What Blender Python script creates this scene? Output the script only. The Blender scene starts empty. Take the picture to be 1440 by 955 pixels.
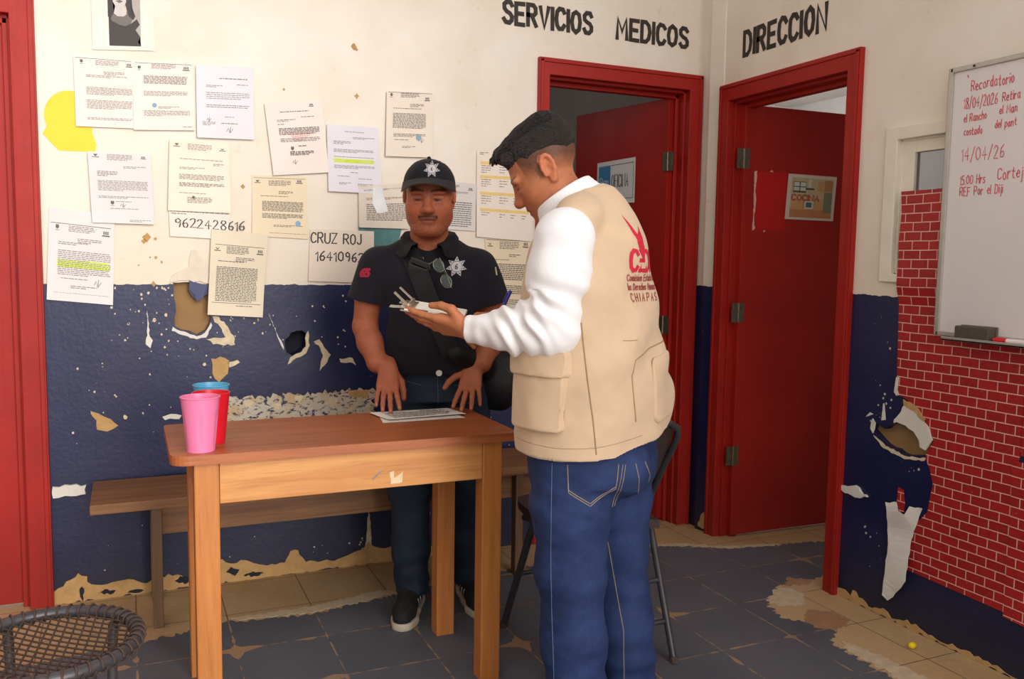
import bpy, bmesh, math, random
import numpy as np
from mathutils import Vector, Matrix
from mathutils.bvhtree import BVHTree
from mathutils.geometry import delaunay_2d_cdt
random.seed(7)
COL = bpy.context.scene.collection
SC = bpy.context.scene
PI = math.pi

# ------------------------------------------------------------------ helpers
def lin(c):
    out = []
    for v in c:
        v = v / 255.0
        out.append(v / 12.92 if v <= 0.04045 else ((v + 0.055) / 1.055) ** 2.4)
    return (out[0], out[1], out[2], 1.0)

class NT:
    """tiny node-tree builder"""
    def __init__(s, name):
        s.m = bpy.data.materials.new(name); s.m.use_nodes = True
        s.t = s.m.node_tree; s.t.nodes.clear()
        s.out = s.n('ShaderNodeOutputMaterial'); s.b = s.n('ShaderNodeBsdfPrincipled')
        s.l(s.b.outputs[0], s.out.inputs[0])
    def n(s, typ, **kw):
        n = s.t.nodes.new(typ)
        for k, v in kw.items(): setattr(n, k, v)
        return n
    def l(s, a, b): s.t.links.new(a, b)
    def pos(s):
        return s.n('ShaderNodeNewGeometry').outputs['Position']
    def val(s, sock, v):
        if hasattr(v, 'is_linked') or isinstance(v, bpy.types.NodeSocket): s.l(v, sock)
        else: sock.default_value = v
    def math(s, op, a, b=0.0, c=None, clamp=False):
        n = s.n('ShaderNodeMath', operation=op, use_clamp=clamp)
        s.val(n.inputs[0], a); s.val(n.inputs[1], b)
        if c is not None: s.val(n.inputs[2], c)
        return n.outputs[0]
    def noise(s, vec, scale, detail=4.0, rough=0.55, dist=0.0):
        n = s.n('ShaderNodeTexNoise'); s.l(vec, n.inputs['Vector'])
        n.inputs['Scale'].default_value = scale; n.inputs['Detail'].default_value = detail
        n.inputs['Roughness'].default_value = rough; n.inputs['Distortion'].default_value = dist
        return n.outputs['Fac']
    def scaled(s, vec, sc):
        n = s.n('ShaderNodeMapping'); s.l(vec, n.inputs['Vector']); n.inputs['Scale'].default_value = sc
        return n.outputs[0]
    def step(s, v, lo, hi):
        n = s.n('ShaderNodeMapRange'); s.l(v, n.inputs['Value'])
        n.inputs['From Min'].default_value = lo; n.inputs['From Max'].default_value = hi
        return n.outputs[0]
    def mix(s, f, a, b):
        n = s.n('ShaderNodeMix', data_type='RGBA'); s.val(n.inputs[0], f)
        s.val(n.inputs[6], a); s.val(n.inputs[7], b)
        return n.outputs[2]
    def sep(s, vec):
        n = s.n('ShaderNodeSeparateXYZ'); s.l(vec, n.inputs[0]); return n.outputs
    def bump(s, h, strength=0.3, dist=0.004):
        n = s.n('ShaderNodeBump'); s.l(h, n.inputs['Height'])
        s.val(n.inputs['Strength'], strength); n.inputs['Distance'].default_value = dist
        s.l(n.outputs[0], s.b.inputs['Normal'])
    def fin(s, col=None, rough=0.6, metal=0.0, spec=0.5):
        if col is not None: s.val(s.b.inputs['Base Color'], col)
        s.val(s.b.inputs['Roughness'], rough); s.b.inputs['Metallic'].default_value = metal
        s.b.inputs['Specular IOR Level'].default_value = spec
        return s.m

def mottled(name, c, rough=0.6, var=0.12, scale=18, metal=0.0, spec=0.5, bump=0.0, bscale=120):
    t = NT(name); p = t.pos(); f = t.noise(p, scale, 5)
    a = lin(c); lo = tuple(v * (1 - var) for v in a[:3]) + (1,); hi = tuple(min(1, v * (1 + var)) for v in a[:3]) + (1,)
    colr = t.mix(t.step(f, .3, .7), lo, hi)
    if bump: t.bump(t.noise(p, bscale, 3), bump, .003)
    return t.fin(colr, rough, metal, spec)

def finish(o, smooth=None):
    if smooth is not None and o.type == 'MESH':
        me = o.data
        me.polygons.foreach_set('use_smooth', [True] * len(me.polygons))
        if smooth > 0:
            bm = bmesh.new(); bm.from_mesh(me)
            for e in bm.edges:
                if len(e.link_faces) == 2 and e.calc_face_angle(0) > smooth: e.smooth = False
            bm.to_mesh(me); bm.free()
    return o

def obj(name, bm, m, parent=None, smooth=None, recalc=True):
    me = bpy.data.meshes.new(name)
    if recalc: bmesh.ops.recalc_face_normals(bm, faces=bm.faces)
    bm.to_mesh(me); bm.free()
    ms = m if isinstance(m, (list, tuple)) else [m]
    for x in ms: me.materials.append(x)
    o = bpy.data.objects.new(name, me); COL.objects.link(o)
    if parent is not None:
        o.parent = parent
        o.matrix_parent_inverse = parent.matrix_world.inverted()
    return finish(o, smooth)

def mesh_obj(name, V, F, m, parent=None, smooth=None):
    me = bpy.data.meshes.new(name); me.from_pydata(V, [], F); me.update()
    ms = m if isinstance(m, (list, tuple)) else [m]
    for x in ms: me.materials.append(x)
    o = bpy.data.objects.new(name, me); COL.objects.link(o)
    if parent is not None:
        o.parent = parent; o.matrix_parent_inverse = parent.matrix_world.inverted()
    return finish(o, smooth)

def thing(name, label, cat, loc=(0, 0, 0), rotz=0.0, group=None):
    o = bpy.data.objects.new(name, None); COL.objects.link(o)
    o.empty_display_size = .05
    o.matrix_world = Matrix.Translation(loc) @ Matrix.Rotation(rotz, 4, 'Z')
    o.location = loc; o.rotation_euler = (0, 0, rotz)
    return tag(o, label, cat, group)

def tag(o, label=None, cat=None, group=None, kind=None):
    if label: o['label'] = label
    if cat: o['category'] = cat
    if group: o['group'] = group
    if kind: o['kind'] = kind
    return o

def struct(o):
    o['kind'] = 'structure'; return o

def box(bm, x0, x1, y0, y1, z0, z1, bev=0.0, M=None, seg=2):
    r = bmesh.ops.create_cube(bm, size=1.0)
    vs = r['verts']
    for v in vs:
        v.co = Vector((x0 + (v.co.x + .5) * (x1 - x0), y0 + (v.co.y + .5) * (y1 - y0), z0 + (v.co.z + .5) * (z1 - z0)))
    if bev > 0:
        es = list({e for v in vs for e in v.link_edges})
        g = bmesh.ops.bevel(bm, geom=es, offset=bev, segments=seg, affect='EDGES', profile=.6)
        vs = list({v for f in g['faces'] for v in f.verts} | {v for v in vs if v.is_valid})
    if M is not None:
        bmesh.ops.transform(bm, matrix=M, verts=[v for v in vs if v.is_valid])
    return vs

def tube(bm, pts, r, seg=12, closed=False, caps=True, flat=1.0, up=None):
    """sweep a circle along pts; r a number or a list"""
    P = [Vector(p) for p in pts]; n = len(P)
    R = r if isinstance(r, (list, tuple)) else [r] * n
    rings = []
    prev = None
    for i in range(n):
        if closed: d = P[(i + 1) % n] - P[i - 1]
        else: d = P[min(i + 1, n - 1)] - P[max(i - 1, 0)]
        d.normalize()
        if prev is None:
            a = Vector(up) if up else (Vector((0, 0, 1)) if abs(d.z) < .9 else Vector((1, 0, 0)))
            u = (a - d * a.dot(d)).normalized()
        else:
            u = (prev - d * prev.dot(d)).normalized()
        prev = u; v = d.cross(u)
        rings.append([bm.verts.new(P[i] + (u * math.cos(2 * PI * k / seg) * flat + v * math.sin(2 * PI * k / seg)) * R[i]) for k in range(seg)])
    m = n if closed else n - 1
    for i in range(m):
        a, b = rings[i], rings[(i + 1) % n]
        for k in range(seg):
            bm.faces.new((a[k], a[(k + 1) % seg], b[(k + 1) % seg], b[k]))
    if caps and not closed:
        bm.faces.new(rings[0][::-1]); bm.faces.new(rings[-1])

def lathe(bm, prof, c=(0, 0, 0), seg=40, fn=None):
    rings = []
    for (r, z) in prof:
        ring = []
        for k in range(seg):
            a = 2 * PI * k / seg
            rr = r * (fn(a, z) if fn else 1)
            ring.append(bm.verts.new((c[0] + rr * math.cos(a), c[1] + rr * math.sin(a), c[2] + z)))
        rings.append(ring)
    for a, b in zip(rings, rings[1:]):
        for k in range(seg):
            bm.faces.new((a[k], a[(k + 1) % seg], b[(k + 1) % seg], b[k]))
    return rings

def bez(p0, p1, p2, p3, n=12):
    p0, p1, p2, p3 = map(Vector, (p0, p1, p2, p3)); out = []
    for i in range(n + 1):
        t = i / n; s = 1 - t
        out.append(p0 * s ** 3 + p1 * 3 * s * s * t + p2 * 3 * s * t * t + p3 * t ** 3)
    return out

def poly_prism(bm, pts2, fn, th):
    """extrude a closed 2-d outline; fn(u,v,w) -> 3-d point, w the height above the surface"""
    r = delaunay_2d_cdt([Vector(p) for p in pts2], [], [list(range(len(pts2)))], 1, 1e-5)
    P2, E2, F2 = r[0], r[1], r[2]
    top = [bm.verts.new(fn(p.x, p.y, th)) for p in P2]; bot = [bm.verts.new(fn(p.x, p.y, 0.0)) for p in P2]
    cnt = {}
    for f in F2:
        bm.faces.new([top[i] for i in f]); bm.faces.new([bot[i] for i in reversed(f)])
        for a, b in zip(f, list(f[1:]) + [f[0]]):
            cnt[(a, b)] = cnt.get((a, b), 0) + 1
    for (a, b) in cnt:
        if (b, a) not in cnt: bm.faces.new((top[b], top[a], bot[a], bot[b]))
    for v in list(top) + list(bot):
        if not v.link_faces: bm.verts.remove(v)

def ragged(pts, step=.02, amp=.006, rnd=random, keep=None):
    """subdivide a closed outline and jitter it into a torn edge; keep(u,v) True leaves a point alone"""
    out = []; n = len(pts)
    for i in range(n):
        a, b = pts[i], pts[(i + 1) % n]
        L = math.hypot(b[0] - a[0], b[1] - a[1]); m = max(1, int(L / step))
        nx, ny = (-(b[1] - a[1]) / (L + 1e-9), (b[0] - a[0]) / (L + 1e-9))
        for k in range(m):
            t = k / m
            if k == 0: out.append((a[0] + rnd.uniform(-.3, .3) * amp, a[1] + rnd.uniform(-.3, .3) * amp)); continue
            j = rnd.uniform(-1, 1) * amp
            out.append((a[0] + (b[0] - a[0]) * t + nx * j, a[1] + (b[1] - a[1]) * t + ny * j))
    return out

BK = lambda u, v, w: (u, -w, v)        # a point on the back wall (plane y=0), raised w into the room
RT = lambda u, v, w: (-w, u, v)        # a point on the right wall (plane x=0); u is y

# ------------------------------------------------------------------ a plain stroke alphabet for painted and handwritten signs
G = {
 'A': ['0,0 2,6 4,0', '.8,2.2 3.2,2.2'], 'B': ['0,0 0,6 2.6,6 3.4,5.2 3.4,3.9 2.6,3.2 0,3.2', '2.6,3.2 3.8,2.3 3.8,.9 2.8,0 0,0'],
 'C': ['3.8,4.9 3,5.8 1.4,6 .3,5 0,3 .3,1 1.4,0 3,.2 3.8,1.1'], 'D': ['0,0 0,6 2,6 3.4,5 3.9,3 3.4,1 2,0 0,0'],
 'E': ['3.6,6 0,6 0,0 3.6,0', '0,3.1 3,3.1'], 'F': ['3.6,6 0,6 0,0', '0,3.1 2.8,3.1'], 'H': ['0,0 0,6', '4,0 4,6', '0,3 4,3'],
 'I': ['0,0 0,6'], 'J': ['3,6 3,1.2 2.2,0 .8,0 0,1'], 'L': ['0,6 0,0 3.4,0'], 'M': ['0,0 .3,6 2.3,2 4.3,6 4.6,0'], 'N': ['0,0 0,6 4,0 4,6'],
 'O': ['2,6 .5,5.2 0,3 .5,.8 2,0 3.5,.8 4,3 3.5,5.2 2,6'], 'P': ['0,0 0,6 2.6,6 3.6,5.2 3.6,3.6 2.6,2.8 0,2.8'],
 'R': ['0,0 0,6 2.6,6 3.6,5.2 3.6,3.8 2.6,3 0,3', '1.8,3 3.9,0'], 'S': ['3.7,5 2.9,5.9 1.2,6 .2,5.1 .3,3.9 1.4,3.2 2.9,2.7 3.8,1.9 3.7,.8 2.6,0 1,.1 .1,1'],
 'U': ['0,6 0,1.4 1,.1 2,0 3,.1 4,1.4 4,6'], 'V': ['0,6 2,0 4,6'], 'X': ['0,0 4,6', '0,6 4,0'], 'Z': ['0,6 3.8,6 0,0 3.8,0'],
 'a': ['3,3.6 1.4,4 .2,2.6 .2,1 1.2,0 2.4,.6 3,2', '3,4 3,.6 3.5,0'], 'c': ['3,3.4 1.8,4 .4,3 .2,1.4 1.2,0 3,.5'], 'd': ['3,3 1.6,4 .3,2.8 .2,1.2 1.2,0 2.4,.6 3,2', '3,6.6 3,.2'],
 'e': ['.3,2 3,2.2 2.6,3.6 1.4,4 .3,2.6 .4,.9 1.6,0 3,.6'], 'g': ['3,3.6 1.4,4 .2,2.6 .4,.8 1.8,.4 3,2', '3,4 3,-1.6 1.8,-2.4 .4,-1.8'],
 'h': ['0,6.4 0,0', '0,2.6 1.4,4 2.6,3.4 2.8,0'], 'i': ['0,3.8 0,0', '0,5.2 0,5.6'], 'j': ['1,3.8 1,-1.6 0,-2.3', '1,5.2 1,5.6'], 'l': ['0,6.4 0,.2'], 'm': ['0,4 0,0', '0,2.8 1.2,4 2,3 2,0', '2,2.8 3.2,4 4,3 4,0'],
 'n': ['0,4 0,0', '0,2.6 1.4,4 2.6,3.2 2.8,0'], 'o': ['1.6,4 .3,3 .2,1.2 1.4,0 2.8,.8 3,2.6 1.6,4'], 'p': ['0,4 0,-2.2', '0,3 1.6,4 3,3 3,1.2 1.6,.1 0,.9'],
 'r': ['0,4 0,0', '0,2.4 1.2,3.8 2.4,3.8'], 's': ['2.6,3.5 1.2,4 .3,3.2 1,2.3 2.3,1.7 2.5,.7 1.4,0 0,.4'], 't': ['1.2,6 1.2,.8 2,0 2.8,.4', '0,4 2.6,4'],
 'u': ['0,4 0,1.2 1,.1 2.2,.4 2.8,1.6', '2.8,4 2.8,0'], 'v': ['0,4 1.4,0 2.8,4'],
 '0': ['2,6 .4,5 0,3 .4,1 2,0 3.6,1 3.8,3 3.4,5 2,6'], '1': ['0,4.6 1.4,6 1.4,0'], '2': ['.2,4.8 1.2,6 2.8,5.8 3.4,4.6 2.6,3 0,0 3.8,.1'],
 '3': ['.2,5.4 2,6 3.4,4.9 2.8,3.6 1.4,3.1 3.2,2.6 3.6,1.2 2,0 0,.6'], '4': ['2.6,0 2.8,6 0,2 4,2.2'], '5': ['3.4,6 .6,6 .3,3.4 2.4,3.6 3.6,2 2.8,.2 .2,.3'],
 '6': ['3,6 1,4.4 .2,2 .8,.2 2.6,.1 3.5,1.6 2.6,3 .6,2.4'], '7': ['0,6 3.6,6 1.2,0'], '8': ['2,3.2 .4,4.4 1,5.9 3,5.9 3.5,4.5 2,3.2 .2,1.8 .8,.1 3,.1 3.8,1.7 2,3.2'],
 '9': ['3.2,4.6 1.8,6 .3,4.8 .5,3.2 2,2.8 3.3,4.4 3.2,2 2.6,0'], '/': ['0,-.8 3,6.6'], '.': ['0,0 .3,.3'], ':': ['0,.6 .3,.9', '0,3 .3,3.3'], '-': ['0,3 2,3'], "'": ['0,6 .3,5'], ' ': [],
}
def glyph_w(c):
    if c == ' ': return 2.4
    xs = [float(q.split(',')[0]) for s in G[c] for q in s.split()]
    return max(xs)
def write(bm, text, u0, v0, h, width, fn, wid=1.0, gap=1.5, jit=0.0, slope=0.0, lift=.0012, rnd=random, slant=0.0):
    """strokes of a sign as thin ribbons of paint; h height of a capital, width the brush width"""
    s = h / 6.0; x = 0.0; ns = 0
    for ch in text:
        dz = rnd.uniform(-1, 1) * jit * 2
        for st in G.get(ch, []):
            pl = [tuple(map(float, q.split(','))) for q in st.split()]
            P = []
            for (a, b) in pl:
                a += rnd.uniform(-1, 1) * jit; b += rnd.uniform(-1, 1) * jit + dz
                uu = (x + a) * s * wid + b * s * slant
                P.append(Vector((u0 + uu, v0 + b * s + uu * slope)))
            if len(pl) > 2 and pl[0] == pl[-1]: P[-1] = P[0].copy()
            n = len(P); L = []; Rr = []
            d0 = (P[1] - P[0]).normalized(); d1 = (P[-1] - P[-2]).normalized()
            cl = (P[0] - P[-1]).length < 1e-6
            if not cl:
                P[0] = P[0] - d0 * width * .4; P[-1] = P[-1] + d1 * width * .4
            for i in range(n):
                if cl and i in (0, n - 1): a = (P[-1] - P[-2]).normalized(); b = (P[1] - P[0]).normalized()
                else:
                    a = (P[i] - P[i - 1]).normalized() if i > 0 else (P[1] - P[0]).normalized()
                    b = (P[i + 1] - P[i]).normalized() if i < n - 1 else a
                t = (a + b)
                t = t.normalized() if t.length > 1e-4 else b
                nn = Vector((-t.y, t.x)); k = 1.0 / max(.72, nn.dot(Vector((-b.y, b.x))))
                L.append(P[i] + nn * width * .5 * k); Rr.append(P[i] - nn * width * .5 * k)
            ns += 1; lf = lift + .00022 * (ns % 5)
            lv = [bm.verts.new(fn(q.x, q.y, lf)) for q in L]; rv = [bm.verts.new(fn(q.x, q.y, lf)) for q in Rr]
            for i in range(n - 1):
                bm.faces.new((lv[i], rv[i], rv[i + 1], lv[i + 1]))
        x += glyph_w(ch) + gap
    return x * s * wid

# ------------------------------------------------------------------ materials
def wall_material():
    t = NT('painted_wall'); p = t.pos(); x, y, z = t.sep(p)
    n1 = t.noise(p, 3, 5); n2 = t.noise(p, 22, 6, .6); n3 = t.noise(p, 1.4, 3)
    # upper coat: cream white with yellowed stains and small chips
    white = t.mix(t.step(n1, .35, .7), lin((242, 235, 225)), lin((233, 221, 204)))
    stain = t.math('MULTIPLY', t.step(n2, .60, .75), t.step(n1, .5, .62))
    white = t.mix(t.math('MULTIPLY', stain, .55), white, lin((190, 160, 120)))
    low = t.math('MULTIPLY', t.step(t.math('ADD', z, t.math('MULTIPLY', n1, .5)), 2.0, 1.45), .35)
    white = t.mix(low, white, lin((220, 200, 168)))
    # lower coat: navy enamel, flecked with chips
    navy = t.mix(t.step(n1, .3, .7), lin((17, 24, 66)), lin((26, 33, 76)))
    worn = t.math('MULTIPLY', t.step(n3, .45, .65), .45)
    navy = t.mix(worn, navy, lin((54, 54, 80)))
    grime = t.step(t.math('ADD', z, t.math('MULTIPLY', n2, .22)), .42, .12)
    navy = t.mix(t.math('MULTIPLY', grime, .6), navy, lin((38, 40, 46)))
    vo = t.n('ShaderNodeTexVoronoi'); t.l(p, vo.inputs['Vector']); vo.inputs['Scale'].default_value = 46
    chipr = t.math('MULTIPLY', t.step(t.noise(p, 5.5, 3), .56, .68), .30)
    chip = t.math('LESS_THAN', vo.outputs['Distance'], t.math('SUBTRACT', chipr, t.math('MULTIPLY', t.noise(p, 90, 2), .16)))
    navy = t.mix(chip, navy, lin((198, 188, 170)))
    edge = t.math('ADD', z, t.math('MULTIPLY', t.math('SUBTRACT', n2, .5), .018))
    up = t.math('GREATER_THAN', edge, 1.198)
    col = t.mix(up, navy, white)
    rough = t.math('ADD', t.math('MULTIPLY', up, .38), t.math('ADD', .36, t.math('MULTIPLY', n2, .12)))
    t.bump(t.math('ADD', t.noise(p, 60, 4), t.math('MULTIPLY', t.noise(p, 9, 3), 1.5)), t.math('SUBTRACT', .17, t.math('MULTIPLY', up, .08)), .006)
    return t.fin(col, rough, 0, .45)
M_WALL = wall_material()

def floor_material(name, base, dark):
    t = NT(name); p = t.pos(); x, y, z = t.sep(p)
    def grid(c, off, period):
        a = t.math('DIVIDE', t.math('SUBTRACT', c, off), period)
        f = t.math('FRACT', t.math('ADD', a, 100.5))
        return t.math('MULTIPLY', t.math('ABSOLUTE', t.math('SUBTRACT', f, .5)), period)
    gx = grid(x, -2.56, .3025); gy = grid(y, -.645, .308)
    d = t.math('MINIMUM', gx, gy); e = t.math('MAXIMUM', gx, gy)
    n = t.noise(p, 4.2, 3); n2 = t.noise(p, 40, 4); n1 = t.noise(p, 1.7, 4)
    if dark:
        w = t.math('ADD', .0016, t.math('MULTIPLY', t.step(n, .60, .74), .009))
        corner = t.math('MULTIPLY', t.step(e, .09, .0), t.math('MULTIPLY', t.step(t.noise(p, 3.6, 2), .51, .64), .034))
        w = t.math('ADD', t.math('ADD', w, corner), t.math('MULTIPLY', t.math('SUBTRACT', t.noise(p, 17, 3), .5), .018))
        joint = t.math('LESS_THAN', d, w)
        c = t.mix(t.step(n1, .3, .7), lin((84, 88, 98)), lin((104, 106, 113)))
        c = t.mix(t.math('MULTIPLY', t.step(n2, .5, .75), .3), c, lin((112, 112, 114)))
        tile = t.n('ShaderNodeTexWhiteNoise', noise_dimensions='2D')
        cx = t.math('FLOOR', t.math('DIVIDE', t.math('SUBTRACT', x, -2.56), .3025)); cy = t.math('FLOOR', t.math('DIVIDE', t.math('SUBTRACT', y, -.645), .308))
        cb = t.n('ShaderNodeCombineXYZ'); t.l(cx, cb.inputs[0]); t.l(cy, cb.inputs[1]); t.l(cb.outputs[0], tile.inputs['Vector'])
        c = t.mix(t.math('MULTIPLY', tile.outputs['Value'], .25), c, lin((64, 67, 76)))
        c = t.mix(joint, c, t.mix(t.step(n1, .4, .6), lin((150, 126, 100)), lin((168, 138, 104))))
        rough = t.math('ADD', .48, t.math('MULTIPLY', n2, .25))
    else:
        joint = t.math('LESS_THAN', d, .0018)
        c = t.mix(t.step(n1, .35, .65), lin((196, 166, 124)), lin((182, 146, 104)))
        c = t.mix(t.math('MULTIPLY', t.step(n2, .52, .7), .4), c, lin((206, 188, 160)))
        c = t.mix(joint, c, lin((96, 78, 60)))
        rough = t.math('ADD', .45, t.math('MULTIPLY', n2, .2))
    t.bump(t.math('ADD', t.math('MULTIPLY', n2, .4), t.math('MULTIPLY', t.math('SUBTRACT', 1.0, joint), .5)), .3, .003)
    return t.fin(c, rough)
M_TILE = floor_material('beige_floor_tile', None, False)
M_SLATE = floor_material('dark_floor_paint', None, True)

def red_material():
    t = NT('red_gloss_paint'); p = t.pos(); x, y, z = t.sep(p)
    n1 = t.noise(p, 3, 4); n2 = t.noise(t.scaled(p, (60, 60, 4)), 1.0, 4)
    c = t.mix(t.step(n1, .3, .7), lin((172, 34, 24)), lin((152, 28, 22)))
    c = t.mix(t.math('MULTIPLY', t.step(n2, .5, .75), .25), c, lin((120, 22, 20)))
    dirt = t.step(t.math('ADD', z, t.math('MULTIPLY', n1, .6)), .75, .15)
    c = t.mix(t.math('MULTIPLY', dirt, .35), c, lin((96, 40, 34)))
    t.bump(t.noise(p, 26, 4), .2, .004)
    return t.fin(c, t.math('ADD', .38, t.math('MULTIPLY', n1, .2)), 0, .3)
M_RED = red_material()
M_REDNEW = mottled('bright_red_repaint', (190, 14, 16), .35, .06, 6)
M_PLASTER = mottled('bare_plaster', (216, 200, 168), .9, .16, 34, bump=.5, bscale=90)
def strip_material():
    t = NT('stripped_old_paint'); p = t.pos(); n = t.noise(t.scaled(p, (1, 1, 1.6)), 38, 6, .7, .6); n2 = t.noise(p, 11, 3)
    c = t.mix(t.step(n2, .4, .62), lin((206, 198, 182)), lin((200, 176, 136)))
    c = t.mix(t.step(n, .53, .58), c, lin((60, 64, 92)))
    t.bump(n, .4, .003); return t.fin(c, .85)
M_STRIP = strip_material()
M_MUD = mottled('tan_plaster', (190, 152, 100), .9, .14, 22, bump=.5, bscale=70)
M_SHEATH = mottled('brown_sheathing', (150, 116, 74), .8, .12, 9, bump=.2)
M_CHALK = mottled('white_torn_paper', (222, 218, 208), .85, .06, 14, bump=.4, bscale=60)
M_HOLE = mottled('dark_cavity', (34, 36, 46), .9, .2, 10)
M_NAVYFLAP = mottled('navy_paint_flake', (26, 34, 92), .4, .1, 12)
M_BLACKPAINT = mottled('brush_black_paint', (52, 44, 40), .7, .25, 26)
M_ROOM = mottled('room_grey_paint', (176, 172, 168), .8, .06, 3)
M_ROOMW = mottled('room_white_paint', (222, 220, 218), .8, .06, 3)
M_STEEL = mottled('dull_hinge_steel', (120, 112, 96), .45, .2, 60, metal=.8)
M_WINFRAME = mottled('window_cream_paint', (236, 228, 212), .5, .06, 9)

def wood_material(name, c1, c2, axis=0, rough=.42, ring=26):
    t = NT(name)
    p = t.n('ShaderNodeTexCoord').outputs['Object']
    sc = [ring, ring, ring]; sc[axis] = ring * .06
    q = t.scaled(p, tuple(sc)); n = t.noise(q, 1.0, 6, .6, 1.2); n2 = t.noise(p, 5, 3); n3 = t.noise(t.scaled(p, tuple(v * 5 for v in sc)), 1.0, 2)
    c = t.mix(t.step(n, .3, .7), lin(c1), lin(c2))
    c = t.mix(t.math('MULTIPLY', t.step(n3, .55, .75), .35), c, tuple(v * .55 for v in lin(c2)[:3]) + (1,))
    c = t.mix(t.math('MULTIPLY', t.step(n2, .55, .75), .25), c, lin(c1))
    t.bump(n3, .12, .002)
    return t.fin(c, t.math('ADD', rough, t.math('MULTIPLY', n2, .12)))
M_TOPWOOD = wood_material('varnished_top_wood', (184, 108, 62), (150, 80, 44), 0, .34)
M_LEGWOOD = wood_material('varnished_leg_wood', (206, 134, 68), (182, 108, 50), 2, .36)
M_APRON = wood_material('varnished_apron_wood', (220, 158, 92), (192, 122, 62), 0, .36)
M_BENCH = wood_material('dull_bench_wood', (150, 106, 68), (112, 74, 48), 0, .55)
M_BENCHLEG = wood_material('dull_bench_leg_wood', (122, 92, 64), (92, 66, 46), 2, .6)

# ------------------------------------------------------------------ camera (measured from the room's own lines)
cam = bpy.data.cameras.new('camera'); co = bpy.data.objects.new('camera', cam); COL.objects.link(co)
f_ = Vector((0.40304451, 0.9105876, -0.09157154)); r_ = Vector((0.91487559, -0.40347044, 0.01463771)); u_ = Vector((0.02361749, 0.08967621, 0.99569091))
Mc = Matrix((r_, u_, -f_)).transposed().to_4x4(); Mc.translation = (-2.55465, -3.55068, 1.31019)
co.matrix_world = Mc
cam.sensor_width = 36; cam.lens = 30.427785; cam.clip_start = .05
SC.camera = co
SC.view_settings.view_transform = 'Standard'; SC.view_settings.look = 'None'
SC.view_settings.exposure = 0.0; SC.view_settings.gamma = 1.0; SC.view_settings.use_curve_mapping = False

# ------------------------------------------------------------------ the room
TH = .12
def wall_face(name, outer, holes, fn, m, depth, rims=None):
    """a wall panel with openings and ragged holes; rims extrude backwards by depth"""
    bm = bmesh.new(); es = []
    loops = [outer] + holes
    for lp in loops:
        vs = [bm.verts.new(fn(u, v, 0)) for u, v in lp]
        n = len(vs)
        es += [bm.edges.new((vs[i], vs[(i + 1) % n])) for i in range(n)]
        if lp is not outer:
            bs = [bm.verts.new(fn(u, v, -depth)) for u, v in lp]
            for i in range(n):
                bm.faces.new((vs[i], vs[(i + 1) % n], bs[(i + 1) % n], bs[i]))
    bmesh.ops.triangle_fill(bm, use_beauty=True, use_dissolve=False, edges=es)
    return obj(name, bm, m, recalc=False)

rh = random.Random(3)
hole1 = ragged([(-2.402, 1.205), (-2.38, 1.205), (-2.335, 1.208), (-2.349, 1.179), (-2.319, 1.135), (-2.288, 1.157), (-2.272, 1.16), (-2.268, 1.06), (-2.285, 1.02), (-2.319, 1.003), (-2.398, 1.036), (-2.393, 1.10)], .022, .004, rh)
hole2 = ragged([(-1.985, .975), (-1.959, 1.005), (-1.916, 1.012), (-1.896, .997), (-1.902, .944), (-1.93, .918), (-1.954, .908), (-1.98, .926)], .016, .003, rh)
rect = lambda a, b, c, d: [(a, c), (b, c), (b, d), (a, d)]
D0 = (-3.62, -2.912)      # left, closed door opening along x
D1 = (-.83, -.075)        # medical office
wb_ = wall_face('wall_back', rect(-5.2, 0, -.05, 3.5), [hole1, hole2, rect(D0[0], D0[1], -.04, 2.14), rect(D1[0], D1[1], -.04, 2.135)], BK, M_WALL, .1)
struct(wb_)
D2 = (-.965, -.235)       # along y on the right wall
WIN = (-2.05, -1.205, 1.275, 1.765)
hole3 = ragged([(-1.152, .692), (-1.165, .726), (-1.214, .706), (-1.25, .733), (-1.285, .745), (-1.303, .822), (-1.351, .80), (-1.40, .745), (-1.428, .70), (-1.392, .645), (-1.316, .629), (-1.218, .648)], .02, .004, rh)
wr_ = wall_face('wall_right', [(0, -.05), (-6.5, -.05), (-6.5, 3.5), (0, 3.5)], [hole3, rect(D2[0], D2[1], -.04, 2.055), rect(WIN[0], WIN[1], WIN[2], WIN[3])], RT, M_WALL, .1)
struct(wr_)
bm = bmesh.new(); box(bm, -5.2, 2.6, -6.5, 3.0, -.06, 0); fl_ = struct(obj('floor', bm, M_TILE))
bm = bmesh.new(); box(bm, -5.2, 0.1, -2.2, 0.1, 3.5, 3.6); struct(obj('ceiling', bm, M_ROOMW))
bm = bmesh.new(); box(bm, -5.32, -5.2, -4.6, 0.1, 0, 3.5); struct(obj('wall_left', bm, M_WALL))
# rooms behind the two open doors
def roomshell(name, x0, x1, y0, y1, h, m, skip):
    bm = bmesh.new()
    q = lambda *p: bm.faces.new([bm.verts.new(v) for v in p])
    if 'N' not in skip: q((x0, y1, 0), (x1, y1, 0), (x1, y1, h), (x0, y1, h))
    if 'E' not in skip: q((x1, y0, 0), (x1, y1, 0), (x1, y1, h), (x1, y0, h))
    if 'W' not in skip: q((x0, .0 if name == 'wall_inner' else y0, 0), (x0, y1, 0), (x0, y1, h), (x0, .0 if name == 'wall_inner' else y0, h))
    if 'S' not in skip: q((x0, y0, 0), (x1, y0, 0), (x1, y0, h), (x0, y0, h))
    q((x0, y0, h), (x1, y0, h), (x1, y1, h), (x0, y1, h))
    return struct(obj(name, bm, m))
roomshell('wall_office', -2.2, .02, .1, 2.6, 2.75, M_ROOM, 'S')
roomshell('wall_inner', .1, 2.5, -2.4, 2.2, 2.6, M_ROOMW, '')
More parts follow.
